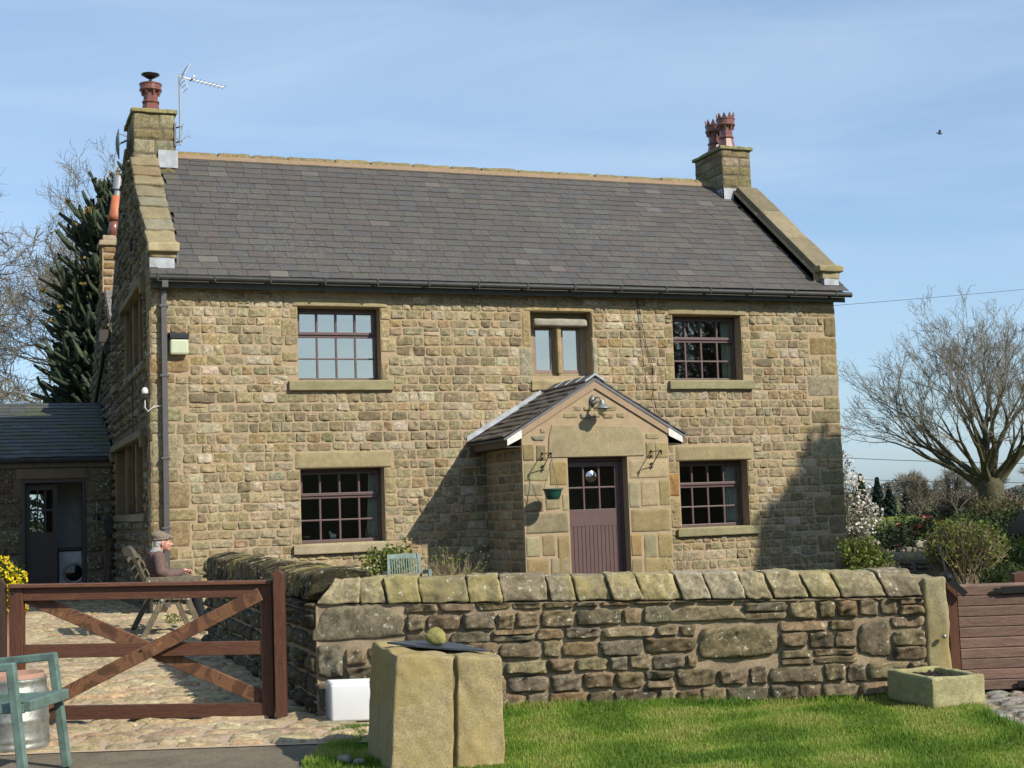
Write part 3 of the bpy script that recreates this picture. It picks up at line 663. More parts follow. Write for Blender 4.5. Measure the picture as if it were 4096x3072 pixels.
mb.prism([(HX-.42, y, z) for y, z in tri], (.42, 0, 0)); mb.build('east_gable_wall', M['mortar'], house)
mb = MB(); mb.box((.42, HD-.4, -.3), (HX-.42, HD, 5.55)); mb.build('rear_wall', M['mortar'], house)
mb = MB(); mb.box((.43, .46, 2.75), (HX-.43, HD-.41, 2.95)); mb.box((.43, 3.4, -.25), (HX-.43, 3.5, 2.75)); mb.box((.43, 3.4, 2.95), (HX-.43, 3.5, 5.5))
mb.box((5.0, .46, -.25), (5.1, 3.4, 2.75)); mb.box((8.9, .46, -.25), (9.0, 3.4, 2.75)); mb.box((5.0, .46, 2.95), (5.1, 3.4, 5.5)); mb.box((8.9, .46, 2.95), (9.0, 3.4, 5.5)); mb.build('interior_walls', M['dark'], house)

# main roof
TS = .778; cs = 1/math.sqrt(1+TS*TS); sn = TS*cs
def roof_slates(name, O, U, S, Nn, L, H, exp, wd, mat, parent, seed, cols, thick=.007, lap=.06, inside=None, under=True, rag=.006):
    O, U, S, Nn = [np.array(x, float) for x in (O, U, S, Nn)]; r = np.random.default_rng(seed); V = []; C = []
    rows = int(H/exp)+1
    for j in range(rows):
        w = j*exp; u = -r.uniform(0, wd)
        while u < L:
            ww = wd*r.uniform(.86, 1.14); a, b = max(u, 0)+.003, min(u+ww, L)-.003; u += ww
            if b-a < .04: continue
            if inside is not None and not inside((a+b)/2, w): continue
            lo = w-r.uniform(0, rag)-(r.random() < .03)*.03; hi = min(w+exp+lap, H)
            t0 = thick*r.uniform(.8, 1.5); t = [.010+abs(r.normal(0, .0012)), .010+abs(r.normal(0, .0012))]
            cr_ = r.uniform(-.004, .004)
            P = [(a, lo+cr_, t[0]), (b, lo-cr_, t[1]), (b, hi, .002), (a, hi, .002)]
            Q_ = [(a, lo+cr_, t[0]+t0), (b, lo-cr_, t[1]+t0), (b, hi, .002+t0*.5), (a, hi, .002+t0*.5)]
            V += [O+U*x+S*y+Nn*z for x, y, z in P+Q_]; c = np.array(cols[r.integers(len(cols))])*r.uniform(.92, 1.08)*(1.4 if r.random() < .02 else 1); C += [c]*8
    n = len(V)//8; f = np.array([(4, 5, 6, 7), (3, 2, 1, 0), (0, 1, 5, 4), (1, 2, 6, 5), (2, 3, 7, 6), (3, 0, 4, 7)])
    Q = (f[None]+np.arange(n)[:, None, None]*8).reshape(-1, 4)
    return mesh_np(name, np.array(V), Q, mat, parent, np.array(C))
mb = MB(); mb.prism([(.3, -.22, 5.40), (.3, HD/2, 5.44+(HD/2+.27)*TS-.03), (.3, HD+.22, 5.40)], (HX-.6, 0, 0))
mb.prism([(.02, -.22, 5.40), (.02, .1, 5.64), (.02, .1, 5.42)], (.27, 0, 0)); mb.prism([(HX-.29, -.22, 5.40), (HX-.29, .3, 5.80), (HX-.29, .3, 5.42)], (.42, 0, 0))
roof = mb.build('roof', M['leaddark'], house)
SLc = [(c[0]*.80, c[1]*.795, c[2]*.765) for c in [(.112, .099, .094), (.103, .095, .091), (.112, .106, .098), (.116, .098, .091), (.100, .097, .098), (.108, .099, .092), (.116, .111, .096)]]
def ins(u, w):
    x = u+.0
    return w < .30 or .44 < x < HX-.40
roof_slates('slates', (0.0, -.27, 5.44), (1, 0, 0), (0, cs, sn), (0, -sn, cs), HX+.19, (HD/2+.27)/cs-.06, .232, .345, M['slate'], roof, 71, SLc, inside=ins)
roof_slates('rear_slates', (HX, HD+.27, 5.44), (-1, 0, 0), (0, -cs, sn), (0, sn, cs), HX, (HD/2+.27)/cs-.06, .464, .69, M['slate'], roof, 72, SLc)
rb = RB(); x = .82; rr = np.random.default_rng(5); zr = 5.44+(HD/2+.27)*TS
while x < 12.5:
    l = min(rr.uniform(.55, .95), 12.5-x); rb.add(rock((x, HD/2-.13, zr-.05), (x+l-.008, HD/2+.13, zr+.09+rr.normal(0, .006)), .05, amp=.008, seed=int(x*10), n=8, fn=lambda V: V-np.array([0, 0, 1])*np.abs(V[:, 1:2]-HD/2)*.55), np.array((.24, .20, .11))*rr.uniform(.8, 1.1)); x += l
rb.build('ridge_stones', M['ridge'], roof)
mb = MB(); mb.box((.8, HD/2-.16, zr-.10), (12.5, HD/2-.10, zr-.02)); mb.build('ridge_mortar', M['render_pink'], roof)
# copings
def coping(name, xa, xb, lens, col, seed, parent, side=1, step=.0):
    Y0 = 0 if side > 0 else HD
    fr = ((0, Y0, 5.87), (1, 0, 0), (0, cs*side, sn), (0, -sn*side, cs)); rb = RB(); s = -.02; r = np.random.default_rng(seed)
    for i, l in enumerate(lens):
        VQ = rock((xa+r.normal(0, step), s+.004, -.03), (xb+r.normal(0, step), s+l+step*3, .105+r.normal(0, step*.5)), .025, fr=None, amp=.010 if step else .005, seed=seed+i, n=9)
        V, Q = VQ
        if step: V[:, 2] += (s+l-V[:, 1])/l*.035-.02
        O, X, Y, Z = [np.array(v, float) for v in fr]; V = O+V[:, :1]*X+V[:, 1:2]*Y+V[:, 2:]*Z
        if side < 0: Q = Q[:, ::-1]
        rb.add((V, Q), np.array(col[r.integers(len(col))])*r.uniform(.85, 1.12)); s += l
    return rb.build(name, M['dressed'], parent)
cope_l = coping('left_coping' if False else 'gable_coping', -.03, .47, [.62, .42, .50, .40, .46, .40, .43, .40], [(.25, .21, .13), (.27, .225, .13), (.22, .20, .14), (.24, .18, .10)], 80, house, 1, .010)
coping('gable_coping', -.03, .47, [4.3], [(.2, .17, .11)], 81, house, -1)
cope_r = coping('gable_coping', 12.76, 13.27, [1.3, 1.28, 1.15], [(.25, .21, .125), (.235, .20, .125)], 82, house, 1)
coping('gable_coping', 12.76, 13.27, [4.3], [(.2, .17, .11)], 83, house, -1)
rb = RB()
rb.add(rock((-.03, -.20, 5.84), (.48, .18, 6.0), .03, amp=.008, seed=1), (.40, .33, .20)); rb.add(rock((.0, -.12, 5.74), (.44, .16, 5.86), .03, amp=.012, seed=2), (.30, .24, .13)); rb.build('kneeler', M['dressed'], cope_l)
rb = RB(); rb.add(rock((12.74, -.20, 5.84), (13.30, .2, 5.97), .03, amp=.008, seed=3), (.33, .28, .15)); rb.add(rock((12.83, -.14, 5.70), (13.22, .18, 5.86), .02, amp=.006, seed=4), (.36, .30, .18)); rb.build('kneeler', M['dressed'], cope_r)
for (xa_, xb_, y_, z_, x_, cp_, vx) in ((.0, .40, -.11, 5.50, .0, cope_l, .45), (12.87, 13.20, -.13, 5.58, 12.82, cope_r, 12.72)):
    mb = MB(); mb.box((xa_, y_, z_), (xb_, .1, 5.745)); mb.prism([(x_, y_-.11, 5.47), (x_, .05, 5.62), (x_, .05, 5.60), (x_, y_-.11, 5.455)], (.42, 0, 0)); mb.build('lead_flashing', M['lead'], cp_)
    mb = MB(); mb.prism([(vx, .02, 5.66), (vx, .02, 5.82), (vx, HD/2, 5.82+HD/2*TS-.02), (vx, HD/2, 5.66+HD/2*TS)], (.04, 0, 0)); mb.build('verge_flashing', M['leaddark'], cp_)
# gutter, fascia, downpipe
gb = MB(); gb.tube([(-.03, -.315, 5.385), (13.34, -.315, 5.365)], .052, 12)
for x_ in np.arange(.1, 13.4, .92): gb.box((x_-.014, -.373, 5.33), (x_+.014, -.24, 5.435))
gb.build('gutter', M['gutter'], house, smooth=False)
mb = MB(); mb.box((.0, -.19, 5.235), (13.28, -.165, 5.40)); mb.build('fascia', M['fascia'], house)
mb = MB(); mb.box((.0, -.165, 5.31), (13.28, -.0, 5.33)); mb.build('soffit', M['soffit'], house)
px = .217; mb = MB(); mb.box((px-.045, -.125, .05), (px+.045, -.045, 5.22)); mb.box((px-.05, -.34, 5.22), (px+.05, -.04, 5.34))
for z_ in (1.32, 2.45, 4.95, 3.8): mb.box((px-.075, -.132, z_-.02), (px+.075, -.01, z_+.02))
mb.build('downpipe', M['pipe'], house, bevel=.006)
mb = MB(); mb.tube([(8.86, -.012, 5.24), (8.90, -.03, 4.9), (8.98, -.035, 4.4), (9.10, -.035, 4.0), (9.08, -.04, 3.4), (9.15, -.035, 3.1), (9.17, -.03, 2.9)], .006, 5)
mb.tube([(8.84, -.012, 5.24), (8.88, -.03, 4.5), (8.93, -.03, 3.9), (8.99, -.03, 3.5)], .005, 5); mb.build('cable', M['black_iron'], house)
mb = MB(); mb.tube([(.0-.05, 2.6, 6.6), (-.06, 2.5, 5.0), (-.06, 2.4, 3.2), (-.06, 2.3, 1.6)], .012, 5); mb.tube([(-.06, 2.3, 1.6), (-.06, 1.0, 1.62), (-.06, .3, 1.9)], .012, 5); mb.build('cable', M['black_iron'], house)

# chimneys
def chimney(x0, x1, y0, y1, z0, z1, capo, name_label, seed, big=False):
    mb = MB(); mb.box((x0, y0, z0), (x1, y1, z1)); ch = mb.build('chimney', M['mortar_dark'], house); ch['label'] = name_label
    for (fr, L) in ((((x0, y0, z0), (1, 0, 0), (0, 0, 1), (0, -1, 0)), x1-x0), (((x0, y1, z0), (0, -1, 0), (0, 0, 1), (-1, 0, 0)), y1-y0), (((x1, y0, z0), (0, 1, 0), (0, 0, 1), (1, 0, 0)), y1-y0)):
        rc_ = coursed(L+.01, z1-z0, (.16, .34), (.25, .5), [], seed+int(L*10), gap=.01, tall=0, u0=-.01)
        stone_mesh('stonework', rc_, pal(len(rc_), [(.27, .23, .13), (.24, .21, .12), (.32, .29, .20), (.24, .17, .08)], [3, 3, 2, 1], seed), fr, M['facade'], ch, res=9, k=.12, wob=.04, bulge=.018, amp=.8, seed=seed+2, sink=.004)
    rb = RB().add(rock((x0-capo, y0-capo, z1), (x1+capo, y1+capo, z1+.085), .02, amp=.008, seed=seed), (.24, .23, .12)); rb.build('cap', M['cope_stone'], ch)
    return ch
def pot(c, h, R, parent, crown, cowl=False):
    mb = MB(); x, y, z = c
    mb.lathe([(R*.98, 0), (R*.95, .03*h), (R*.80, .16*h), (R*.70, .30*h), (R*.68, .34*h)], c, 8, ang0=.25); mb.lathe([(R*.78, .33*h), (R*.80, .355*h), (R*.76, .38*h), (R*.70, .39*h)], c, 8, ang0=.25)
    mb.lathe([(R*.66, .38*h), (R*.66, .68*h)], c, 8, ang0=.25)
    mb.lathe([(R*.72, .64*h), (R*.92, .68*h), (R*.98, .69*h), (R*.98, .72*h), (R*.93, .74*h), (R*.93, .84*h), (R*.99, .85*h), (R*.99, .88*h), (R*.9, .89*h)], c, 20)
    for k in range(8):
        a = k*math.pi/4+.25; mb.bar((x+R*.72*math.cos(a), y+R*.72*math.sin(a), z+.57*h), (x+R*.8*math.cos(a), y+R*.8*math.sin(a), z+.68*h), R*.16, R*.2, up=(math.cos(a), math.sin(a), 0))
    if crown:
        n = 10
        for k in range(n):
            a0, a1 = 2*math.pi*k/n, 2*math.pi*(k+1)/n; am = (a0+a1)/2; P = []
            for rr_ in (R*.93, R*.82): P += [(x+rr_*math.cos(a0), y+rr_*math.sin(a0), z+.86*h), (x+rr_*math.cos(a1), y+rr_*math.sin(a1), z+.86*h), (x+rr_*1.06*math.cos(am), y+rr_*1.06*math.sin(am), z+h*1.03)]
            mb.add(P, [(0, 1, 2), (5, 4, 3), (0, 2, 5, 3), (1, 4, 5, 2)])
    o = mb.build('chimney_pot', M['terracotta'], parent)
    if cowl:
        cb_ = MB(); cb_.lathe([(R*.45, .88*h), (R*.40, .95*h), (R*.12, .97*h), (R*.12, 1.04*h), (R*.3, 1.05*h), (R*.82, 1.15*h), (R*.80, 1.165*h), (0.001, 1.14*h)], c, 20); cb_.build('cowl', M['black_iron'], parent, smooth=True)
    return o
c1 = chimney(.07, .81, 2.90, 4.25, 7.6, 9.03, .055, 'left gable chimney with one round pot and a black cowl', 90)
pot((.43, 3.35, 9.12), .68, .215, c1, False, True)
c2 = chimney(12.49, 13.18, 2.97, 4.19, 7.6, 9.06, .055, 'right gable chimney with two crown-topped pots', 95)
pot((12.82, 3.32, 9.14), .80, .215, c2, True); pot((12.84, 3.86, 9.14), .80, .215, c2, True)
mb = MB(); mb.box((12.465, 2.945, 7.90), (12.98, 2.97-.004, 8.20)); mb.box((12.465, 2.945, 7.95), (12.486, 3.35, 8.2)); mb.prism([(12.47, 2.80, 7.80), (12.47, 2.95, 7.93), (12.47, 2.95, 7.90)], (.5, 0, 0)); mb.build('flashing', M['lead'], c2); mb = MB(); mb.box((.50, 2.86, 8.0), (.86, 2.90-.004, 8.33)); mb.build('flashing', M['lead'], c1)

# ---- porch
PX0, PX1, PY = 5.756, 8.448, -1.811; pc = (PX0+PX1)/2; PS = .587; pe = 3.58-PS*(pc-PX0)-.03
pm = MB(); slab(pm, ((PX0, PY, 0), (1, 0, 0), (0, 0, 1), (0, -1, 0)), PX1-PX0, 2.45, .35, [(.807, 1.901, -.3, 2.25)], w0=-.3)
pm.prism([(PX0, PY, 2.45), (PX1, PY, 2.45), (PX1, PY, pe), (pc, PY, pe+PS*(pc-PX0)), (PX0, PY, pe)], (0, .35, 0))
pm.box((PX0, PY+.35, -.3), (PX0+.3, -.03, 2.5)); pm.box((PX1-.3, PY+.35, -.3), (PX1, -.03, 2.5)); porch = pm.build('porch', M['mortar'], house)
PF = ((PX0, PY, 0), (1, 0, 0), (0, 0, 1), (0, -1, 0)); L_ = PX1-PX0
pr = [(0, .30, 0, .32), (.30, .80, 0, .32), (0, .42, .32, .62), (.42, .80, .32, .62), (0, .27, .62, .98), (.29, .54, .62, 1.0), (.56, .80, .05, 1.0), (0, .80, 1.0, 1.36), (0, .36, 1.36, 1.62), (.68, .80, 1.36, 1.66), (.37, .67, 1.38, 1.76), (0, .36, 1.62, 1.85), (0, .46, 1.86, 2.2), (.46, .80, 1.78, 2.2),
      (0, .22, 2.2, 2.5), (.24, .43, 2.2, 2.48),
      (1.90, 2.12, 0, .55), (2.12, L_, 0, .55), (1.90, 2.12, .55, .95), (2.14, 2.4, .50, .95), (2.4, L_, .5, .95), (1.9, L_, .95, 1.36), (1.9, 2.12, 1.36, 1.85), (2.12, 2.47, 1.38, 1.85), (2.47, L_, 1.38, 1.85), (1.9, L_, 1.86, 2.2), (2.25, 2.42, 2.2, 2.5), (2.42, L_, 2.2, 2.5)]
prr = [(x[0]+.007, x[1]-.007, x[2]+.007, x[3]-.007) for x in pr]
gr_ = [x for x in coursed(L_-.15, 3.4, (.10, .15), (.12, .24), [(.44, 2.24, 0, 2.83, .1)], 105, gap=.03, gapw=.025, w0=2.52, u0=.15) if max(abs((x[0])-L_/2), abs(x[1]-L_/2)) < (3.36-x[3])/PS]
n1, n2 = len(prr), len(gr_); pa = lambda a, b: [a]*n1+[b]*n2
stone_mesh('stonework', prr+gr_, np.concatenate([pal(n1, [(.36, .295, .165), (.40, .345, .22), (.32, .285, .19), (.42, .38, .27), (.37, .28, .14)], [5, 4, 3, 2, 2], 103), pal(n2, [(.40, .34, .22), (.33, .29, .19), (.36, .27, .14), (.48, .44, .35), (.34, .32, .25)], [4, 3, 2, 2, 2], 106)]), PF, M['dressed'], porch, res=11, k=pa(.05, .45), wob=pa(.03, .14), bulge=pa(.014, .018), amp=pa(.6, .8), seed=104, flat=pa(9, 5))
lp = [(6.21, 2.26), (7.98, 2.26), (7.98, 2.55), (7.90, 2.76), (6.30, 2.80), (6.24, 2.6)]
lb = MB(); lb.prism([(x, PY-.02, z) for x, z in lp], (0, .03, 0)); lb.cur = (.34, .285, .17); lb.c = [lb.cur]*len(lb.v); lb.build('lintel', M['dressed'], porch, bevel=.008)
rc_ = coursed(1.75, 2.5, (.12, .22), (.2, .4), [], 108, gap=.02)
stone_mesh('side_stones', rc_, pal(len(rc_), *FAC, 109), ((PX0, -.03, 0), (0, -1, 0), (0, 0, 1), (-1, 0, 0)), M['facade'], porch, res=8, k=.4, wob=.1, bulge=.02, seed=110)
stone_mesh('side_stones', rc_, pal(len(rc_), *FAC, 111), ((PX1, -1.78, 0), (0, 1, 0), (0, 0, 1), (1, 0, 0)), M['facade'], porch, res=8, k=.4, wob=.1, bulge=.02, seed=112)
# verge mortar bands under the slates
vb = MB()
for sg in (-1, 1):
    e = pc+sg*1.36; zt = 3.56-PS*1.36
    P = [(pc, 3.56), (e, zt), (e-sg*.0, zt-.15), (pc, 3.41)]
    P3 = [(x, PY-.028, z) for x, z in P]
    if sg > 0: P3 = P3[::-1]
    vb.prism(P3, (0, .03, 0))
vb.build('verge_band', M['render_pink'], porch)
pcs = 1/math.sqrt(1+PS*PS); psn = PS*pcs; he = 1.67
rbm = MB(); rbm.prism([(pc-he, PY-.04, 3.585-PS*he-.02), (pc, PY-.04, 3.585), (pc+he, PY-.04, 3.585-PS*he-.02), (pc+he-.02, PY-.04, 3.585-PS*he-.05), (pc, PY-.04, 3.54), (pc-he+.02, PY-.04, 3.585-PS*he-.05)], (0, -PY+.035, 0)); proof = rbm.build('porch_roof', M['leaddark'], house)
PSc = [(.085, .07, .06), (.075, .065, .058), (.095, .08, .068), (.07, .064, .06)]
roof_slates('slates', (pc-he, 0-.004, 3.585-PS*he), (0, -1, 0), (pcs, 0, psn), (-psn, 0, pcs), -PY+.05, he/pcs-.02, .195, .30, M['slate'], proof, 120, PSc, thick=.02)
roof_slates('slates', (pc+he, PY-.05, 3.585-PS*he), (0, 1, 0), (-pcs, 0, psn), (psn, 0, pcs), -PY+.05, he/pcs-.02, .195, .30, M['slate'], proof, 121, PSc, thick=.02)
rm = MB()
for k in range(4):
    y0 = PY-.06+k*.46; y1 = min(y0+.452, -.01)
    for sg in (-1, 1):
        P = [(pc, y0, 3.655), (pc+sg*.17, y0, 3.655-PS*.19), (pc+sg*.17, y0, 3.63-PS*.19), (pc, y0, 3.62)]
        rm.prism(P if sg > 0 else P[::-1], (0, y1-y0, 0))
rm.build('ridge_tiles', plain('porch_ridge_tile', (.10, .095, .09), .6), proof)
rm = MB(); rm.prism([(pc, PY-.066, 3.665), (pc+.18, PY-.066, 3.665-PS*.2), (pc+.18, PY-.066, 3.635-PS*.2), (pc, PY-.066, 3.63)], (0, .05, 0)); rm.prism([(pc, PY-.066, 3.665), (pc, PY-.066, 3.63), (pc-.18, PY-.066, 3.635-PS*.2), (pc-.18, PY-.066, 3.665-PS*.2)], (0, .05, 0))
for k in range(1, 4):
    y0 = PY-.06+k*.46
    rm.prism([(pc, y0-.012, 3.668), (pc, y0-.012, 3.65), (pc-.172, y0-.012, 3.65-PS*.192), (pc-.172, y0-.012, 3.668-PS*.192)], (0, .02, 0))
rm.build('ridge_mortar', M['lead'], proof)
fm = MB()
def flash(sg):
    P = [(pc+sg*.25, -.03, 3.70-PS*.25), (pc+sg*(he+.02), -.03, 3.72-PS*(he+.02)), (pc+sg*(he+.02), -.03, 3.60-PS*(he+.02)), (pc+sg*.25, -.03, 3.57-PS*.25)]
    fm.prism(P if sg < 0 else P[::-1], (0, .02, 0))
    P = [(pc+sg*.25, -.10, 3.61-PS*.25), (pc+sg*(he+.02), -.10, 3.63-PS*(he+.02)), (pc+sg*(he+.02), -.03, 3.63-PS*(he+.02)), (pc+sg*.25, -.03, 3.61-PS*.25)]
    fm.add(P, [(0, 1, 2, 3)])
flash(-1); flash(1); fm.build('flashing', M['lead'], proof)
for sg in (-1, 1):
    wm = MB(); xo = pc+sg*(he-.06); xi = pc+sg*1.35
    P = [(xi, PY-.035, 3.545-PS*1.35), (xo, PY-.035, 3.545-PS*(he-.06)), (xo, PY-.035, 3.545-PS*(he-.06)-.13), (xi, PY-.035, 3.545-PS*1.35-.16)]
    wm.prism(P if sg < 0 else P[::-1], (0, .025, 0)); wm.build('bargeboard', M['white'], proof)
    wm = MB(); wm.box((xo-.012, PY+.0, 2.44), (xo+.012, -.04, 2.57)); wm.box((min(xo-sg*.012, pc+sg*1.35), PY+.0, 2.44), (max(xo-sg*.012, pc+sg*1.35), -.04, 2.46)); wm.build('side_fascia', M['soffit'], proof)
# door
DX0, DX1, DY = PX0+.807, PX0+1.901, PY+.20
dm = MB(); dm.box((DX0+.002, DY, 0), (DX0+.05, DY+.08, 2.245)); dm.box((DX1-.05, DY, 0), (DX1-.002, DY+.08, 2.245)); dm.box((DX0+.05, DY, 2.19), (DX1-.05, DY+.08, 2.245)); 
door = dm.build('door_frame', M['brown'], house, bevel=.004)
a, b = DX0+.055, DX1-.055; dm = MB(); y = DY+.02
dm.box((a, y, 0.03), (a+.03, y+.045, 2.18)); dm.box((b-.09, y, .03), (b, y+.045, 2.18)); dm.box((a+.03, y, 2.10), (b-.09, y+.045, 2.18)); dm.box((a+.03, y, 1.10), (b-.09, y+.045, 1.38))
nb = 12
for k in range(nb):
    xa = a+.03+(b-.12-a)*k/nb; xb = a+.03+(b-.12-a)*(k+1)/nb; dm.box((xa+.004, y+.004, .03), (xb-.004, y+.04, 1.10))
dm.box((a+.03, y+.018, .03), (b-.09, y+.035, 1.10))
for k in (1, 2):
    xc = a+.03+(b-.12-a)*k/3; dm.box((xc-.014, y+.004, 1.38), (xc+.014, y+.04, 2.10))
dm.box((a+.03, y+.006, 1.735), (b-.09, y+.038, 1.76))
dl = dm.build('door', M['brown'], house, bevel=.002); dl['label'] = 'brown stable-style front door with six panes over grooved boards'
gb = MB(); gb.box((a+.03, y+.02, 1.38), (b-.09, y+.025, 2.10)); gb.build('pane', M['glass'], dl)
vb = MB(); cvx, cvz = a+.03+(b-.12-a)*.5, 1.94
vb.lathe([(.0, .05), (.03, .045), (.04, .03), (.06, .025), (.10, .012), (.115, 0)], (0, 0, 0), 20)
vb.v = [(cvx+p[0], y-.003-p[2], cvz+p[1]) for p in vb.v]; vb.build('round_vent', plain('chrome', (.7, .7, .72), .12, .02, 4, metal=1), dl, smooth=True)
#PART3
# ================================================================== FITTINGS ON THE HOUSE
t = thing('bulkhead_light', 'square bulkhead lamp with black top and cream lens high beside the downpipe', 'wall lamp', (.455, 0, 4.14))
mb = MB(); mb.box((.30, -.17, 4.40), (.61, -.02, 4.49)); mb.prism([(.285, -.02, 4.43), (.285, -.13, 4.50), (.285, -.02, 4.52)], (.34, 0, 0)); mb.build('hood', M['black_iron'], t, bevel=.01)
mb = MB(); mb.box((.305, -.16, 4.14), (.605, -.025, 4.40)); mb.build('lens', M['diffuser'], t, bevel=.035)
t = thing('beacon_light', 'small white domed sensor lamp on a bracket at the left corner of the house', 'lamp', (-.03, .25, 3.4))
mb = MB(); mb.lathe([(.045, 3.49-3.4), (.05, .10), (.055, .11), (.05, .16), (.03, .19), (0.001, .2)], (-.09, .0, 3.42), 14); mb.build('dome', M['whiteplastic'], t, smooth=True)
mb = MB(); mb.lathe([(.035, 0), (.045, .02), (.045, .09)], (-.09, .0, 3.42), 12); mb.bar((-.09, 0, 3.44), (.0, 0, 3.44), .03, .03); mb.build('holder', M['black_iron'], t)
mb = MB(); mb.tube([(-.09, 0, 3.42), (-.09, -.01, 3.28), (-.05, -.05, 3.22), (.05, -.045, 3.30), (.17, -.04, 3.31)], .009, 5); mb.build('lead', M['whiteplastic'], t)
# aerial
t = thing('tv_aerial', 'long metal television aerial on a mast beside the left chimney', 'aerial', (.88, 2.82, 8.4))
mb = MB(); mb.tube([(.90, 2.80, 8.42), (.90, 2.80, 9.78)], .018, 8); mb.build('mast', M['alu'], t)
mb = MB(); mb.bar((.81, 2.95, 8.50), (.93, 2.78, 8.50), .03, .02); mb.bar((.81, 2.95, 8.78), (.93, 2.78, 8.78), .03, .02); mb.box((.80, 2.86, 8.42), (.835, 3.0, 8.86)); mb.build('bracket', M['leaddark'], t)
A0 = V3(.86, 2.80, 9.75); A1 = V3(1.75, 2.95, 9.64); mb = MB(); mb.bar(A0, A1, .022, .022); mb.build('boom', M['alu'], t)
mb = MB(); ax = (A1-A0)/np.linalg.norm(A1-A0); perp = np.cross(ax, (0, 0, 1)); perp /= np.linalg.norm(perp); upv = np.cross(perp, ax)
for k in range(8):
    p = A0+(A1-A0)*(.38+.62*k/7); mb.bar(p-perp*.14, p+perp*.14, .007, .007)
mb.build('element', M['alu'], t)
mb = MB(); p = A0+(A1-A0)*.10
for s_ in (-1, 1):
    b0 = p+upv*.02*s_; b1 = p-ax*.0+upv*.24*s_+ax*.09
    for q_ in (-.15, .15): mb.bar(b0+perp*q_, b1+perp*q_, .008, .008)
    for w_ in (0, .33, .66, 1): c_ = b0+(b1-b0)*w_; mb.bar(c_-perp*.15, c_+perp*.15, .008, .008)
mb.bar(A0+ax*.28-perp*.10, A0+ax*.28+perp*.10, .03, .02); mb.bar(A0+ax*.30+upv*.02-perp*.06, A0+ax*.30+upv*.05+perp*.08, .02, .02); mb.build('reflector', M['alu'], t)
t = thing('satellite_dish', 'grey satellite dish seen edge-on behind the left chimney', 'satellite dish', (-.1, 3.2, 8.5))
mb = MB(); prof = [(.001, .06), (.12, .05), (.22, .025), (.29, .0), (.29, .012), (.12, .062), (.001, .075)]
mb.lathe(prof, (0, 0, 0), 24, cap=False); mb.v = [(-.17-p[2]*.9+.1*p[0], 3.25+p[0]*.9, 8.50+p[1]*1.0) for p in mb.v]; mb.build('reflector', M['dish'], t, smooth=True)
mb = MB(); mb.bar((-.17, 3.25, 8.5), (.08, 3.2, 8.62), .03, .03); mb.build('mount', M['leaddark'], t)
# porch lamp
t = thing('porch_lamp', 'galvanised lantern with a wide shade over the front door lintel', 'wall lamp', (7.08, PY, 3.18))
mb = MB(); mb.lathe([(.001, .0), (.06, .0), (.06, .02), (.001, .03)], (0, 0, 0), 16, cap=False); mb.v = [(7.06+p[0]*.9, PY-.012-p[2], 3.20+p[1]*1.6) for p in mb.v]
mb.tube([(7.06, PY-.03, 3.20), (7.08, PY-.12, 3.25), (7.10, PY-.22, 3.23), (7.11, PY-.27, 3.17)], .013, 8); mb.tube([(7.06, PY-.03, 3.14), (7.08, PY-.12, 3.17), (7.11, PY-.24, 3.17)], .009, 6); mb.build('arm', M['steel'], t, smooth=True)
mb = MB(); c_ = (7.115, PY-.27, 3.02); mb.lathe([(.028, .17), (.045, .14), (.05, .10), (.075, .085), (.15, .035), (.152, .028), (.06, .06), (.001, .07)], c_, 24, cap=False); mb.build('shade', M['steel'], t, smooth=True)
mb = MB(); mb.lathe([(.075, .065), (.078, .0), (.072, -.05), (.05, -.085), (.001, -.095)], c_, 20); mb.build('glass_jar', M['lampglass'], t, smooth=True)
# brackets
def basket_bracket(x, label):
    t = thing('hanging_bracket', label, 'bracket', (x, PY, 2.1), 'iron brackets either side of the front door')
    mb = MB(); mb.bar((x, PY-.018, 2.02), (x, PY-.018, 2.34), .035, .012); mb.bar((x, PY-.02, 2.315), (x, PY-.40, 2.325), .012, .012); mb.bar((x, PY-.02, 2.07), (x, PY-.36, 2.31), .012, .012)
    for z_ in (2.06, 2.12, 2.25, 2.33): mb.ball((x, PY-.03, z_), .020, 8, 5)
    mb.ball((x, PY-.40, 2.31), .026, 8, 6); mb.tube([(x, PY-.40, 2.325), (x, PY-.43, 2.30), (x, PY-.42, 2.255), (x, PY-.385, 2.26)], .008, 6); mb.build('scroll_arm', M['black_iron'], t)
    return t
basket_bracket(6.10, 'black iron bracket left of the front door, holding the green basket'); basket_bracket(8.10, 'empty black iron bracket right of the front door')
t = thing('hanging_basket', 'dark green plastic hanging basket beside the front door', 'hanging basket', (6.115, PY-.40, 1.56))
mb = MB(); c_ = (6.115, PY-.40, 1.56); mb.lathe([(.075, 0), (.10, .01), (.125, .06), (.148, .15), (.165, .155), (.165, .18), (.15, .18), (.12, .15), (.001, .14)], c_, 28); mb.build('pot', M['basket'], t, smooth=False)
mb = MB()
for k in range(3):
    a = k*2.094+.5; mb.tube([(c_[0]+.15*math.cos(a), c_[1]+.15*math.sin(a), 1.73), (c_[0], c_[1], 2.22)], .0045, 5)
mb.tube([(c_[0], c_[1], 2.20), (c_[0]+.012, c_[1], 2.235), (c_[0], c_[1], 2.265), (c_[0]-.015, c_[1], 2.25)], .007, 5); mb.build('hanger', plain('teal_hanger', (.04, .12, .10)), t)
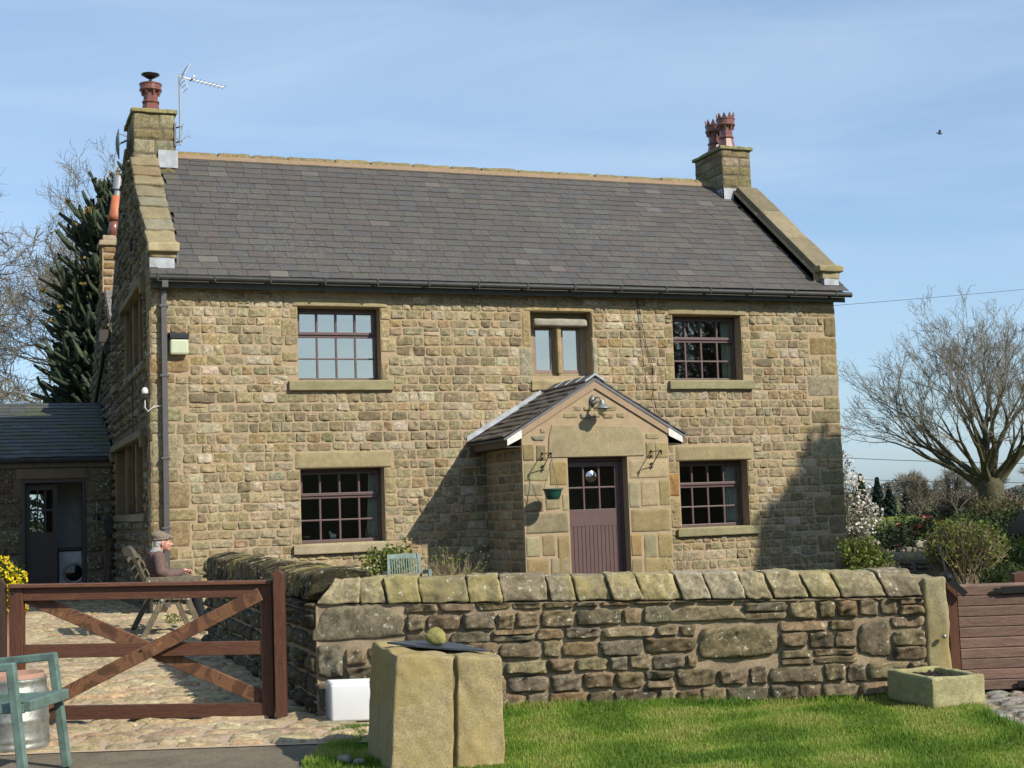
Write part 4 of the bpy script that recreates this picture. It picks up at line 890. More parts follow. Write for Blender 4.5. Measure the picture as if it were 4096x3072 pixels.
# window ornaments and curtains
def ornament(x, z, y, name, label, cat, kind):
    mb = MB()
    if kind == 'lamb': mb.ball((x, y, z+.045), (.065, .035, .04)); mb.ball((x-.045, y, z+.10), (.025, .022, .032)); mb.tube([(x-.03, y, z+.05), (x-.042, y, z+.10)], .02, 6); mb.box((x-.05, y-.02, z), (x+.05, y+.02, z+.03)); m_ = M['white_enamel']
    elif kind == 'bird': mb.ball((x, y, z+.06), (.035, .03, .04)); mb.ball((x-.005, y, z+.125), .024); mb.tube([(x, y, z+.07), (x, y, z+.12)], .014, 6); mb.tube([(x+.02, y, z+.05), (x+.07, y, z+.03)], [.018, .004], 5); mb.box((x-.03, y-.02, z), (x+.03, y+.02, z+.03)); m_ = M['terracotta3']
    else: mb.lathe([(.03, 0), (.07, .03), (.08, .055), (.072, .055), (.06, .03), (.001, .015)], (x, y, z), 18); m_ = M['steel']
    o = mb.build(name, m_, None, smooth=True); tag(o, label, cat); return o
zs = .961+.075
ornament(2.60, zs, .37, 'bowl', 'small silver bowl on the inside sill of the lower left window', 'bowl', 'bowl')
ornament(3.06, zs, .37, 'lamb_figurine', 'white lamb figurine on the inside sill of the lower left window', 'figurine', 'lamb')
ornament(3.66, zs, .37, 'bird_figurine', 'brown bird figurine on the inside sill of the lower left window', 'figurine', 'bird')
def curtain(x0, x1, z0, z1, y, label, taper=0):
    n = 40; V = []; 
    for j in range(9):
        w = j/8; 
        for i in range(n): 
            u = i/(n-1); xl = x0+taper*w; V.append((xl+(x1-xl)*u, y+.025*math.sin(u*30)+.01*math.sin(u*71), z1+(z0-z1)*w))
    Q = [[j*n+i, j*n+i+1, (j+1)*n+i+1, (j+1)*n+i] for j in range(8) for i in range(n-1)]
    o = mesh_np('curtain', V, Q, M['curtain'], None, smooth=True); md = o.modifiers.new('s', 'SOLIDIFY'); md.thickness = .004; tag(o, label, 'curtain'); return o
curtain(3.73, 3.90, .99, 2.2, .42, 'pale curtain at the right edge of the lower left window', -.06)
curtain(10.72, 11.02, .99, 2.18, .42, 'pale curtain at the right edge of the lower right window')
curtain(10.82, 11.03, 3.76, 4.94, .42, 'pale curtain at the right edge of the upper right window')
curtain(3.80, 3.90, 3.76, 4.97, .42, 'pale curtain at the right edge of the upper left window')

# ================================================================== SECOND RANGE AND OUTBUILDING
rg = thing('stone_range', 'stone range with slate roof and tall orange flue standing behind the farmhouse gable', 'house', (0, 10.5, 0))
mb = MB(); mb.prism([(.03, HD+.02, -.4), (.03, HD+.02, 5.2), (.03, 8.0, 5.6), (.03, 10.55, 7.3), (.03, 14.1, 4.75), (.03, 14.1, -.4)], (11.5, 0, 0)); w2 = mb.build('wall', M['mortar_dark'], rg)
rk2 = lambda u: np.where(14.1-u < 10.55, np.where(14.1-u < 8.0, 5.4, 5.6+(14.1-u-8.0)*.667), 7.3-(14.1-u-10.55)*.718)-.02
rects = [x for x in coursed(14.1-HD-.05, 7.3, (.13, .22), (.18, .4), [], 130, gap=.03, w0=3.2) if rk2((x[0]+x[1])/2) > (x[2]+x[3])/2+.04]
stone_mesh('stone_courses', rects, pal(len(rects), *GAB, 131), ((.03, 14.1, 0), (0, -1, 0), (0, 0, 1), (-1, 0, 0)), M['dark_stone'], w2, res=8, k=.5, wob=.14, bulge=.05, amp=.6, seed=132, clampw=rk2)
sr = math.hypot(2.55, 1.7); roof_slates('roof', (.05, 8.0, 5.62), (1, 0, 0), (0, 2.55/sr, 1.7/sr), (0, -1.7/sr, 2.55/sr), 8, sr, .23, .34, M['slate'], rg, 133, [(.22, .21, .19), (.19, .18, .17), (.25, .23, .21)])
mb = MB(); mb.box((.0, 9.72, 6.4), (.52, 10.42, 7.80)); ch = mb.build('chimney', M['mortar'], rg)
for fr, L in ((((.0, 9.72, 6.4), (1, 0, 0), (0, 0, 1), (0, -1, 0)), .52), (((.0, 10.42, 6.4), (0, -1, 0), (0, 0, 1), (-1, 0, 0)), .70)):
    rc_ = coursed(L+.01, 1.40, (.17, .24), (.2, .5), [], 134, gap=.03, gapw=.035, tall=0, u0=-.01); stone_mesh('stonework', rc_, pal(len(rc_), [(.38, .25, .12), (.32, .22, .11), (.42, .30, .17)], [1, 1, 1], 135), fr, M['facade'], ch, res=8, k=.2, wob=.06, bulge=.03, seed=136)
rb = RB().add(rock((-.07, 9.64, 7.80), (.59, 10.5, 7.92), .02, amp=.008), (.38, .30, .20)); rb.add(rock((.02, 9.74, 7.92), (.5, 10.4, 8.05), .03, amp=.012), (.38, .30, .20)); rb.build('cap', M['dressed'], ch)
def fl(z): return .27+(z-8.1)*.10
mb = MB(); mb.tube([(fl(8.0), 10.05, 8.0), (fl(8.5), 10.05, 8.5)], [.125, .115], 16); mb.build('chimney_pot', M['terracotta'], ch, smooth=True)
mb = MB(); mb.tube([(fl(8.46), 10.05, 8.46), (fl(8.56), 10.05, 8.56), (fl(9.04), 10.05, 9.04)], [.15, .145, .11], 16); mb.build('orange_flue', M['terracotta2'], ch, smooth=True)
mb = MB(); mb.tube([(fl(9.0), 10.05, 9.0), (fl(9.22), 10.05, 9.22)], .07, 14); mb.tube([(fl(9.2), 10.05, 9.2), (fl(9.52), 10.05, 9.52)], .115, 18); mb.build('steel_cowl', M['alu'], ch)
mb = MB(); mb.box((-.2, 8.0, 5.35), (-.02, 8.35, 5.62)); mb.prism([(-.18, 8.02, 5.35), (-.02, 8.02, 5.35), (-.02, 8.02, 5.1), (-.08, 8.02, 5.1)], (0, .25, 0)); mb.tube([(-.10, 8.15, 5.2), (-.10, 8.9, 4.9), (-.10, 10.9, 4.3), (-.1, 11.1, 3.6)], .05, 10); mb.build('downpipe', M['soffit'], rg)

ob = thing('outbuilding', 'low stone utility building with mossy slate roof joined to the left of the house', 'outbuilding', (-1.5, 7.2, -.15))
OD = (-1.83, -.59, -.18, 2.36)
mb = MB(); slab(mb, ((-4.0, 7.2, 0), (1, 0, 0), (0, 0, 1), (0, -1, 0)), 3.97, 2.78, .4, [(OD[0]+4, OD[1]+4, -.5, OD[3])], w0=-.5)
slab(mb, ((-4.0, 11.3, 0), (1, 0, 0), (0, 0, 1), (0, -1, 0)), 3.97, 2.78, .3, [(2.25, 2.75, 1.15, 2.15)], w0=-.5)  # rear opening added so bright greenery shows through the door panes
mb.box((-4.0, 7.6, -.5), (-3.7, 11.3, 2.78)); ow = mb.build('wall', M['mortar_dark'], ob)
FO = ((-4.0, 7.2, 0), (1, 0, 0), (0, 0, 1), (0, -1, 0))
hb = [(OD[0]+4, OD[1]+4, -.5, OD[3], 0), (OD[0]+4-.15, OD[1]+4+.12, OD[3], 2.63, .1)]
rects = coursed(3.97, 2.74, (.18, .42), (.24, .55), hb, 141, gap=.02, w0=-.2, tall=.2)
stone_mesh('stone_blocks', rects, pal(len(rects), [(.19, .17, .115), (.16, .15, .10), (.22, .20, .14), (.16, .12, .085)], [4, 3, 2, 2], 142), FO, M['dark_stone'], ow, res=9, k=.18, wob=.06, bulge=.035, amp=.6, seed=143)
stone_mesh('lintel', [(OD[0]+4-.14, OD[1]+4+.10, OD[3]+.01, 2.62)], [(.20, .155, .105)], FO, M['dressed'], ob, res=10, k=.02, wob=.01, bulge=.04, amp=.3, seed=144, tilt=0, flat=14)
orr = math.hypot(3.35, 1.36); oc_, os_ = 3.35/orr, 1.36/orr
mb = MB(); mb.prism([(-4.05, 7.05, 2.80), (-4.05, 10.4, 4.14), (-4.05, 11.6, 3.0), (-4.05, 11.3, 2.78), (-4.05, 7.1, 2.76)], (4.03, 0, 0)); orf = mb.build('roof', M['leaddark'], ob)
roof_slates('slates', (-4.05, 7.03, 2.81), (1, 0, 0), (0, oc_, os_), (0, -os_, oc_), 4.03, orr, .235, .36, M['slate_green'], orf, 145, [(.075, .085, .095), (.065, .07, .075), (.085, .09, .09), (.07, .075, .065)], thick=.014)
mb = MB()
for k in range(9): mb.prism([(-4.05+k*.45, 10.22, 4.10), (-4.05+k*.45, 10.4, 4.215), (-4.05+k*.45, 10.58, 4.10)], (.44, 0, 0))
mb.build('ridge_tiles', plain('blue_ridge_tile', (.06, .07, .08), .6), orf)
mb = MB(); mb.tube([(-4.05, 6.99, 2.76), (-.05, 6.99, 2.75)], .055, 10)
for x_ in np.arange(-3.8, 0, .62): mb.box((x_-.012, 6.925, 2.70), (x_+.012, 7.1, 2.81))
mb.build('gutter', M['gutter'], ob); mb = MB(); mb.box((-4.0, 7.10, 2.62), (-.04, 7.16, 2.74)); mb.build('fascia', M['twig_grey'], ob)
dfm = MB(); dfm.box((OD[0], 7.16, -.2), (OD[0]+.055, 7.5, OD[3])); dfm.box((OD[1]-.055, 7.16, -.2), (OD[1], 7.5, OD[3])); dfm.box((OD[0]+.055, 7.16, OD[3]-.06), (OD[1]-.055, 7.5, OD[3])); dfm.build('door_frame', plain('dark_mauve_frame', (.035, .027, .03), .5), ob)
dm = MB(); a, b, y = -1.77, -1.13, 7.42
dm.box((a, y, -.13), (a+.10, y+.05, 2.28)); dm.box((b-.08, y, -.13), (b, y+.05, 2.28)); dm.box((a+.10, y, 2.16), (b-.08, y+.05, 2.28)); dm.box((a+.10, y, -.13), (b-.08, y+.04, 1.28)); dm.box((a+.10, y+.008, 1.72), (b-.08, y+.045, 1.76))
for k in (1, 2): xc = a+.10+(b-a-.18)*k/3; dm.box((xc-.014, y+.006, 1.28), (xc+.014, y+.045, 2.16))
for k in range(1, 6): xc = a+.10+(b-a-.18)*k/6; dm.box((xc-.006, y-.006, -.12), (xc+.006, y+.0, 1.27))
dl2 = dm.build('door', plain('dark_brown_door', (.03, .017, .014), .45), ob); gb = MB(); gb.box((a+.1, y+.024, 1.28), (b-.08, y+.028, 2.16)); gb.build('pane', M['glass_clear'], dl2)
mb = MB(); mb.box((-3.7, 7.6, -.22), (-.05, 11.0, -.17)); mb.box((-3.7, 7.6, 2.5), (-.05, 11.0, 2.55)); mb.box((-.10, 7.6, -.17), (-.05, 11.0, 2.5)); mb.box((-1.18, 8.65, -.17), (-.10, 8.72, 2.5)); mb.build('interior', M['plaster'], ob)
mb = MB(); mb.box((-1.85, 7.02, -.22), (-.57, 7.2, -.12)); mb.c = [(.2, .17, .12)]*len(mb.v); mb.build('doorstep', M['cope_stone'], ob)
wm_ = thing('washing_machine', 'white washing machine with a round glass door seen through the open utility doorway', 'washing machine', (-.78, 8.3, -.17))
x0, x1, y0 = -1.08, -.47, 7.98
mb = MB(); mb.box((x0, y0, -.15), (x1, 8.58, .86)); mb.build('body', plain('white_appliance', (.62, .64, .66), .35), wm_, bevel=.012)
mb = MB(); mb.box((x0+.04, y0-.008, .72), (x0+.28, y0, .83)); mb.box((x0+.02, y0-.004, .70), (x1-.02, y0, .705)); mb.build('drawer', M['whiteplastic'], wm_, bevel=.003)
def ring(prof, cx_, cz_, y): 
    mb = MB(); mb.lathe(prof, (0, 0, 0), 28, cap=False); mb.v = [(cx_+p[0], y-p[2], cz_+p[1]) for p in mb.v]; return mb
ring([(.235, 0), (.23, .02), (.185, .028), (.175, .01)], -.775, .40, y0).build('door_ring', M['alu'], wm_, smooth=True)
ring([(.178, .008), (.10, .02), (.001, .03)], -.775, .40, y0).build('door_glass', plain('dark_gloss', (.01, .012, .015), .05), wm_, smooth=True)
ring([(.03, 0), (.03, .03), (.001, .03)], -.62, .775, y0).build('dial', M['alu'], wm_)
o = MB(); o.box((-1.12, 7.93, .88), (-.11, 8.62, .93)); tag(o.build('worktop', M['black_iron'], None), 'dark worktop over the washing machine', 'worktop')
t = thing('wall_bell', 'small dark iron bell hanging on the wall right of the utility doorway', 'bell', (-.36, 7.1, 1.5))
mb = MB(); mb.lathe([(.08, 0), (.075, .02), (.05, .08), (.035, .13), (.001, .15)], (-.36, 7.05, 1.50), 16); mb.build('bell', M['black_iron'], t, smooth=True); mb = MB(); mb.tube([(-.36, 7.2, 1.85), (-.36, 7.10, 1.88), (-.36, 7.05, 1.80), (-.36, 7.05, 1.63)], .014, 6); mb.tube([(-.36, 7.05, 1.51), (-.36, 7.05, 1.30)], .006, 5); mb.build('arm', M['steel'], t)
t = thing('wall_lantern', 'dark roofed wall lantern by the corner where the outbuilding meets the house', 'lantern', (-.10, 6.9, 1.14))  # roofed lantern on the corner wall
mb = MB(); mb.box((-.22, 6.80, 1.18), (.02-.06, 6.98, 1.46)); mb.build('body', M['black_iron'], t, bevel=.01); mb = MB(); mb.add([(-.25, 6.77, 1.46), (-.02, 6.77, 1.46), (-.02, 7.0, 1.46), (-.25, 7.0, 1.46), (-.13, 6.88, 1.60)], [(0, 1, 4), (1, 2, 4), (2, 3, 4), (3, 0, 4), (3, 2, 1, 0)]); mb.build('roof', M['black_iron'], t)
for k, (xx, lab) in enumerate(((-.20, 'dark tool handle leaning in the corner beside the doorway, the left one'), (-.12, 'dark tool handle leaning in the corner, next to the gable wall'))):
    mb = MB(); mb.tube([(xx-.08, 6.7, -.12), (xx+.02, 7.0, 1.15)], .016, 6); tag(mb.build('tool_handle', M['toolwood'], None), lab, 'tool')
# ================================================================== GARDEN WALL
gwall = thing('garden_wall', 'low mortared stone garden wall with slanted coping stones and a return towards the house', 'wall', PD(.8, 10.5, 0))
GL = 4.46; GO = PD(-1.5, 10.35, 0); GF = (GO, RT, (0, 0, 1), -FW)
ztop = lambda u: .800-.022*u
RE = V3(-.10, -6.62, 0); RC = PD(-1.5, 10.35, 0); RU = (RC-RE); RL = np.linalg.norm(RU); RU = RU/RL; RN = np.cross(RU, (0, 0, 1))
mb = MB()
Pf = [GO, GO+RT*GL, GO+RT*GL+V3(0, 0, ztop(GL)), GO+V3(0, 0, ztop(0))]
mb.prism([p+FW*.008 for p in Pf], FW*.42)
mb.prism([RE-RN*.008, RE-RN*.008+RU*(RL-.0), RE-RN*.008+RU*RL+V3(0, 0, .80), RE-RN*.008+V3(0, 0, .84)], -RN*.40)
# mortar haunching between the coping stones
Pc = [GO+FW*.05+RT*.06+V3(0, 0, .78), GO+FW*.05+RT*GL+V3(0, 0, .69), GO+FW*.05+RT*GL+V3(0, 0, .845), GO+FW*.05+RT*.3+V3(0, 0, .955)]
mb.prism(Pc, FW*.34)
body = mb.build('wall', M['mortar_g'], gwall)
big = [(0, .66, .53, .79), (0, .21, .26, .52), (0, .30, .02, .25), (2.78, 3.38, .30, .55), (3.95, 4.2, .28, .55)]
hk = [(*b_, .12) for b_ in big]
rects = coursed(GL, .80, (.082, .145), (.11, .29), hk, 151, gap=.010, gapw=.008, tall=.06)
# thin top course, large irregular stones lower down
allr = rects+[(b_[0]+.008, b_[1]-.012, b_[2]+.01, b_[3]-.01) for b_ in big]
gc = pal(len(allr), *GAR, 152, dim=.95); gc[-len(big):] = [(.22, .19, .125), (.19, .17, .12), (.175, .155, .11), (.22, .18, .10), (.17, .14, .09)]
stone_mesh('stone_courses', allr, gc, GF, M['garden_stone'], body, res=21, k=.42, wob=.12, bulge=.028, amp=.75, seed=153, sink=.002, clampw=lambda u: ztop(u)-.006, tilt=.3, flat=10, nf=10)
rects = coursed(RL, .82, (.09, .17), (.14, .40), [], 154, gap=.02, tall=.1)
stone_mesh('stone_courses', rects, pal(len(rects), [(.13, .115, .075), (.16, .14, .09), (.11, .095, .07)], [1, 1, 1], 155), (RE, RU, (0, 0, 1), RN), M['garden_stone'], body, res=11, k=.5, wob=.16, bulge=.05, amp=.7, seed=156)  # return face toned darker than the front, painting in its shadow side
# front copings: slabs on edge, leaning to the left at the top
rb = RB(); r = np.random.default_rng(157); u = .0; k = 0; CC = [(.31, .26, .155), (.34, .29, .175), (.28, .235, .145), (.31, .265, .18), (.24, .20, .13), (.32, .265, .135)]
while u < GL-.02:
    w = r.uniform(.19, .36) if k else .33
    if k == 0: w = .33
    if GL-u-w < .15: w = GL-u
    zt = ztop(u); hh_ = r.uniform(.178, .198); lean = -.12-.32*u/GL
    def fn(V, u=u, lean=lean, k=k):
        V = V.copy(); zz = V[:, 2]-ztop(u)
        V[:, 0] += zz*lean*(1 if k else 0)
        if k == 0: V[:, 0] += np.clip(zz, 0, 1)*.75*np.clip(1-(V[:, 0]-u)/.33, 0, 1)
        V[:, 0] += snoise(V, 3, 160+k)*.006; V[:, 1] += np.clip(zz-.08, 0, 1)**1.0*.35*np.clip(1-V[:, 1]/.2, 0, 1)
        return V
    rb.add(rock((u+.003+r.uniform(0, .008), -.015+r.normal(0, .008), zt+.004), (u+w-.003-r.uniform(0, .007), .44, zt+hh_), .013, fr=(GO, RT, FW, (0, 0, 1)), amp=.006, freq=5, seed=k+200, n=20, fn=fn), np.array(CC[r.integers(len(CC))])*r.uniform(.9, 1.15)); u += w; k += 1
rb.build('coping', M['cope_stone'], gwall)
rb = RB(); u = 0.; k = 0
while u < RL-.16:
    w = r.uniform(.075, .15); w = min(w, RL-.14-u); zt_ = r.uniform(1.0, 1.05)
    def fn(V, u=u, w=w, zt_=zt_, k=k):
        V = V.copy(); zz = V[:, 2]-.83; V[:, 0] += zz*(.95 if k else .2); V[:, 2] -= (.42*np.abs(V[:, 1]-.19)**1.6)*(zz > .05)*1.2; V[:, 2] += np.clip(V[:, 0]-u-zz, 0, 1)*.25*(zz > .1); return V
    rb.add(rock((u+.003, -.03+r.normal(0, .008), .825), (u+w-.003, .42, zt_), .018, fr=(RE, RU, -RN, (0, 0, 1)), amp=.008, freq=5, seed=k+260, n=12, fn=fn), np.array([(.13, .115, .075), (.105, .095, .065), (.16, .14, .085)][r.integers(3)])*r.uniform(.85, 1.2)); u += w; k += 1  # slab colours darkened to stand for shade on the leaning faces
rb.build('coping', M['cope_stone'], gwall)
rb = RB().add(rock((2.950, -.02, -.1), (3.125, .45, .845), .030, fr=(PD(0, 10.35, 0), RT, FW, (0, 0, 1)), amp=.006, freq=2.5, n=26, seed=9), (.30, .265, .155)); rb.build('end_post', M['block_stone'], gwall)
mb = MB(); c_ = PD(3.07, 10.29, .42); mb.ball(c_, .018); mb.build('bolt', M['steel'], gwall)

# ---- sink
def hollow(mb, P, z0, z1, wall, depth):
    """open-topped box; P: four plan corners anticlockwise"""
    P = [np.array(p[:2]) for p in P]; c = sum(P)/4; I = []
    for i in range(4):
        a, b, d_ = P[i], P[(i+1) % 4], P[i-1]; e1 = (b-a)/np.linalg.norm(b-a); e2 = (d_-a)/np.linalg.norm(d_-a); I.append(a+(e1+e2)*wall)
    V = [(*p, z0) for p in P]+[(*p, z1) for p in P]+[(*p, z1) for p in I]+[(*p, z1-depth) for p in I]
    F = [(3, 2, 1, 0), (12, 13, 14, 15)]
    for i in range(4):
        j = (i+1) % 4; F += [(i, j, j+4, i+4), (i+4, j+4, j+8, i+8), (i+8, j+8, j+12, i+12)]
    return mb.add(V, F)
S0 = PD(-1.345, 9.95); S1 = PD(-.62, 9.99); S2 = PD(-.66, 10.31); S3 = PD(-1.43, 10.28)
mb = hollow(MB(), [S0, S1, S2, S3], .008, .268, .04, .20); o = mb.build('belfast_sink', M['white_enamel'], None); bv = o.modifiers.new('b', 'BEVEL'); bv.width = .02; bv.segments = 4; o.data.polygons.foreach_set('use_smooth', [True]*len(o.data.polygons)); tag(o, 'white glazed ceramic sink standing at the foot of the garden wall', 'sink'); o.name = 'ceramic_sink'
# ---- carved block
def trilin(C):
    C = np.array(C, float)          # FLb FRb BLb BRb FLt FRt BLt BRt
    def f(V):
        x, y, z = (V[:, 0:1]+1)/2, (V[:, 1:2]+1)/2, (V[:, 2:3]+1)/2
        return ((C[0]*(1-x)+C[1]*x)*(1-y)+(C[2]*(1-x)+C[3]*x)*y)*(1-z)+((C[4]*(1-x)+C[5]*x)*(1-y)+(C[6]*(1-x)+C[7]*x)*y)*z
    return f
BC = [PD(-.765, 7.960, -.18), PD(-.110, 8.110, -.18), PD(-.965, 8.680, -.18), PD(-.31, 8.860, -.18), PD(-.712, 8.040, .655), PD(-.108, 8.180, .603), PD(-.925, 8.730, .668), PD(-.32, 8.860, .622)]
tf = trilin(BC); rb = RB()
def rnd_unit(a, b, r, n, seed, amp=.012): 
    return rock(a, b, r, n=n, amp=amp, freq=1.2, seed=seed, fn=tf)
rb.add(rnd_unit((-1, -1, -1), (.075, 1, 1), .045, 44, 3, .016), (.36, .295, .165)); rb.add(rnd_unit((.135, -1, -1), (1, 1, 1), .05, 40, 5, .016), (.35, .285, .155)); rb.add(rnd_unit((-.1, -.90, -1), (.3, .97, .99), .06, 12, 6, .004), (.29, .24, .13))
o = rb.build('carved_stone_block', M['block_stone'], None); tag(o, 'tall yellow sandstone block with a vertical groove down its front', 'stone block')
DS = .10
sp = [(-.80, 8.56), (-.66, 8.72), (-.52, 8.78), (-.36, 8.66), (-.30, 8.52), (-.19, 8.36), (-.22, 8.33), (-.42, 8.36), (-.62, 8.42), (-.72, 8.50)]
mb = MB(); mb.prism([PD(a, b-DS, .678-(a+.8)*.078) for a, b in sp], (0, 0, .010)); tag(mb.build('roof_slate', plain('loose_slate', (.045, .055, .07), .5, .25, 20, .4), None), 'thin dark slate lying on top of the carved stone block', 'slate')
rb = RB().add(rock((-.058, -.05, 0), (.058, .05, .102), .05, fr=(PD(-.50, 8.37, .668), RT, FW, (0, 0, 1)), amp=.006, freq=8, n=14, seed=7), (.27, .25, .09)); tag(rb.build('cobble', M['trough_stone'], None), 'rounded mossy cobble weighing down the slate on the stone block', 'stone')
for k, (a, b, s_) in enumerate(((-1.06, 8.36, .05), (-.965, 8.30, .035))):
    rb = RB().add(rock((-s_, -s_*.8, -.01), (s_, s_*.8, s_*1.1), s_*.7, fr=(PD(a, b, 0), RT, FW, (0, 0, 1)), amp=.003, n=10, seed=k), (.30, .28, .24)); tag(rb.build('pebble', M['cobble'], None), ['larger grey pebble in the grass at the foot of the stone block', 'smaller pebble touching the left side of the stone block'][k], 'pebble')
# ---- trough
tr_ = thing('stone_trough', 'mossy rectangular stone trough on the lawn at the right end of the wall', 'trough', PD(2.9, 9.9, 0))
TC = [PD(2.77, 9.62), PD(3.17, 9.74), PD(3.04, 10.28), PD(2.60, 10.17)]
TO = TC[0]; TX = (TC[1]-TC[0]); TW = np.linalg.norm(TX); TX /= TW; TY = (TC[3]-TC[0]); TH = np.linalg.norm(TY); TY /= TH; rb = RB(); fr = (TO, TX, TY, (0, 0, 1)); w = .055
for a, b, s_ in (((0, 0, .0), (TW, w, .212), 1), ((0, TH-w, .0), (TW, TH, .215), 2), ((0, w-.02, .0), (w, TH-w+.02, .213), 3), ((TW-w, w-.02, .0), (TW, TH-w+.02, .211), 4), ((.02, .02, .0), (TW-.02, TH-.02, .08), 5)):
    rb.add(rock(a, b, .016, fr=fr, amp=.004, freq=5, n=14, seed=s_), (.33, .305, .165))
rb.build('basin', M['trough_stone'], tr_)
V, Q = rock((w-.01, w-.01, .05), (TW-w+.01, TH-w+.01, .175), .02, fr=fr, amp=.012, freq=14, n=22, seed=5); mesh_np('soil', V, Q, M['soil'], tr_)
rb = RB().add(rock((TW-.12, .02, -.04), (TW-.02, .10, .02), .02, fr=fr, amp=.004), (.3, .28, .17)); rb.build('foot', M['trough_stone'], tr_)

# ================================================================== GATES
def gz(r): return (-1.8-r)*.018
gate = thing('field_gate', 'stained wooden gate with crossed braces closing the cobbled yard', 'gate', PD(-2.78, 10.35, 0))
GFr = (PD(0, 10.35, 0), RT, FW)
def gp(r, d, z): return PD(r, 10.35+d, z+gz(r))
def gbar(r0, z0, r1, z1, w, dd0, th=.045, name='rail', mat='gatewood_h', col=(1, 1, 1)):
    mb = MB(); mb.cur = col; mb.bar(gp(r0, dd0, z0), gp(r1, dd0, z1), th, w, up=(0, 0, 1)); o = mb.build(name, M[mat], gate, bevel=.004); return o
gbar(-3.73, .98, -1.805, .98, .026, -.005, .11, 'top_cap', 'gatewood_h', (1.25, 1.25, 1.25))
gbar(-3.63, .920, -1.885, .920, .095, 0); gbar(-3.63, .505, -1.885, .505, .098, 0, .04); gbar(-3.63, .060, -1.885, .060, .10, 0, .045, 'rail', 'gatewood_h', (.75, .75, .75))
for r_, z_ in ((-3.68, .48), (-1.85, .48)):
    mb = MB(); mb.bar(gp(r_, 0, .005), gp(r_, 0, .967), .10 if r_ < -3 else .082, .06, up=FW); mb.build('stile', M['gatewood_v'], gate, bevel=.004)
def brace(r0, z0, r1, z1, d_, seed, name='brace'):
    L = math.hypot(r1-r0, z1-z0); a = math.atan2(z1-z0, r1-r0)
    mb = MB(); mb.box((0, -.016, -.050), (L, .016, .050)); o = mb.build(name, M['bracewood'], None, bevel=.004)
    o.parent = gate; mt = Matrix((tuple(RT*math.cos(a)+V3(0, 0, 1)*math.sin(a)), tuple(FW), tuple(V3(0, 0, 1)*math.cos(a)-RT*math.sin(a)))).transposed().to_4x4(); mt.translation = Vector(gp(r0, d_, z0)-wloc(gate)); o.matrix_basis = mt
    return o
brace(-3.59, .07, -1.89, .865, -.045, 1); brace(-3.62, .90, -1.89, .10, .045, 2)
mb = MB()
for r_, z_ in ((-3.70, .93), (-2.76, .505)): mb.ball(gp(r_, -.065 if r_ > -3 else -.032, z_), .010, 8, 5)
mb.build('bolt', M['black_iron'], gate)
M['bracewood'].node_tree.nodes
def post(name, r0, r1, z1, d_, mat, label, pt=.03, z0=-.1):
    mb = MB(); P = [PD(r0, d_, z0), PD(r1, d_, z0), PD(r1, d_, z1-pt), PD((r0+r1)/2, d_, z1), PD(r0, d_, z1-pt*.8)]; mb.prism(P, FW*.09); o = mb.build(name, M[mat], None, bevel=.004); tag(o, label, 'gate post'); return o
post('gate_post', -1.785, -1.71, 1.07, 10.24, 'gatewood_v', 'reddish timber gate post with pointed top at the right end of the crossed-brace gate')
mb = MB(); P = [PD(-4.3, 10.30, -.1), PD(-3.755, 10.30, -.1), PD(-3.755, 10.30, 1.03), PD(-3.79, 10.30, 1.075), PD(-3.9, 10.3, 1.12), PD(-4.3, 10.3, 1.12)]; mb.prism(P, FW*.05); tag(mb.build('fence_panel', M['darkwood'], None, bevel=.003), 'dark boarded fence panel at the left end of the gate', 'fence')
bg_ = thing('boarded_gate', 'brown close-boarded gate beyond the stone end post of the garden wall', 'gate', PD(3.9, 10.5, 0))
r = np.random.default_rng(8)
for k in range(10):
    z0 = -.0+k*.077; mb = MB(); a_, b_ = 3.245, 4.75; c_ = r.uniform(.8, 1.2); mb.cur = (c_, c_, c_)
    P = [(a_, 0, z0+.002), (b_, 0, z0+.002), (b_, 0, z0+.085), (a_, 0, z0+.085)]
    V = [PD(a_, 10.484, z0+.003), PD(b_, 10.484, z0+.003), PD(b_, 10.486, z0+.066), PD(a_, 10.486, z0+.066), PD(a_, 10.497, z0+.082), PD(b_, 10.497, z0+.082), PD(b_, 10.515, z0+.003), PD(a_, 10.515, z0+.003), PD(a_, 10.515, z0+.082), PD(b_, 10.515, z0+.082)]
    mb.add(V, [(0, 1, 2, 3), (3, 2, 5, 4), (4, 5, 9, 8), (0, 7, 6, 1), (7, 8, 9, 6), (0, 3, 4, 8, 7), (1, 6, 9, 5, 2)]); mb.build('board', M['boardwood'], bg_)
mb = MB(); P = [(3.50, .735), (3.53, .745), (3.55, .735), (3.57, .75), (4.6, .765), (4.6, .725), (3.57, .70), (3.55, .715), (3.53, .705)]; mb.prism([PD(a, 10.455, z) for a, z in P], FW*.012); mb.build('strap_hinge', M['black_iron'], bg_)
mb = MB(); mb.box((0, 0, 0), (.0001, .0001, .0001)); mb = MB(); mb.prism([PD(a, 10.455, z) for a, z in ((3.64, .06), (4.6, .075), (4.6, .03), (3.64, .015))], FW*.012); mb.build('strap_hinge', M['black_iron'], bg_)
post('gate_post', 3.165, 3.235, .80, 10.47, 'gatewood_v', 'slim brown post between the stone end post and the boarded gate', .01)
post('gate_post', 3.70, 3.84, .85, 10.56, 'gatewood_v', 'square brown post rising behind the boarded gate at the right edge', .02)
mb = MB(); mb.bar(PD(3.12, 10.42, .865), PD(3.285, 10.42, .705), .02, .045, up=(0, 0, 1)); mb.tube([PD(3.15, 10.42, .86), PD(3.145, 10.45, .95), PD(3.13, 10.5, 1.07)], .006, 6); mb.ball(PD(3.165, 10.41, .835), .028, 8, 6); tag(mb.build('gate_latch', M['black_iron'], None), 'black slanting latch bar on top of the slim brown gate post', 'latch')

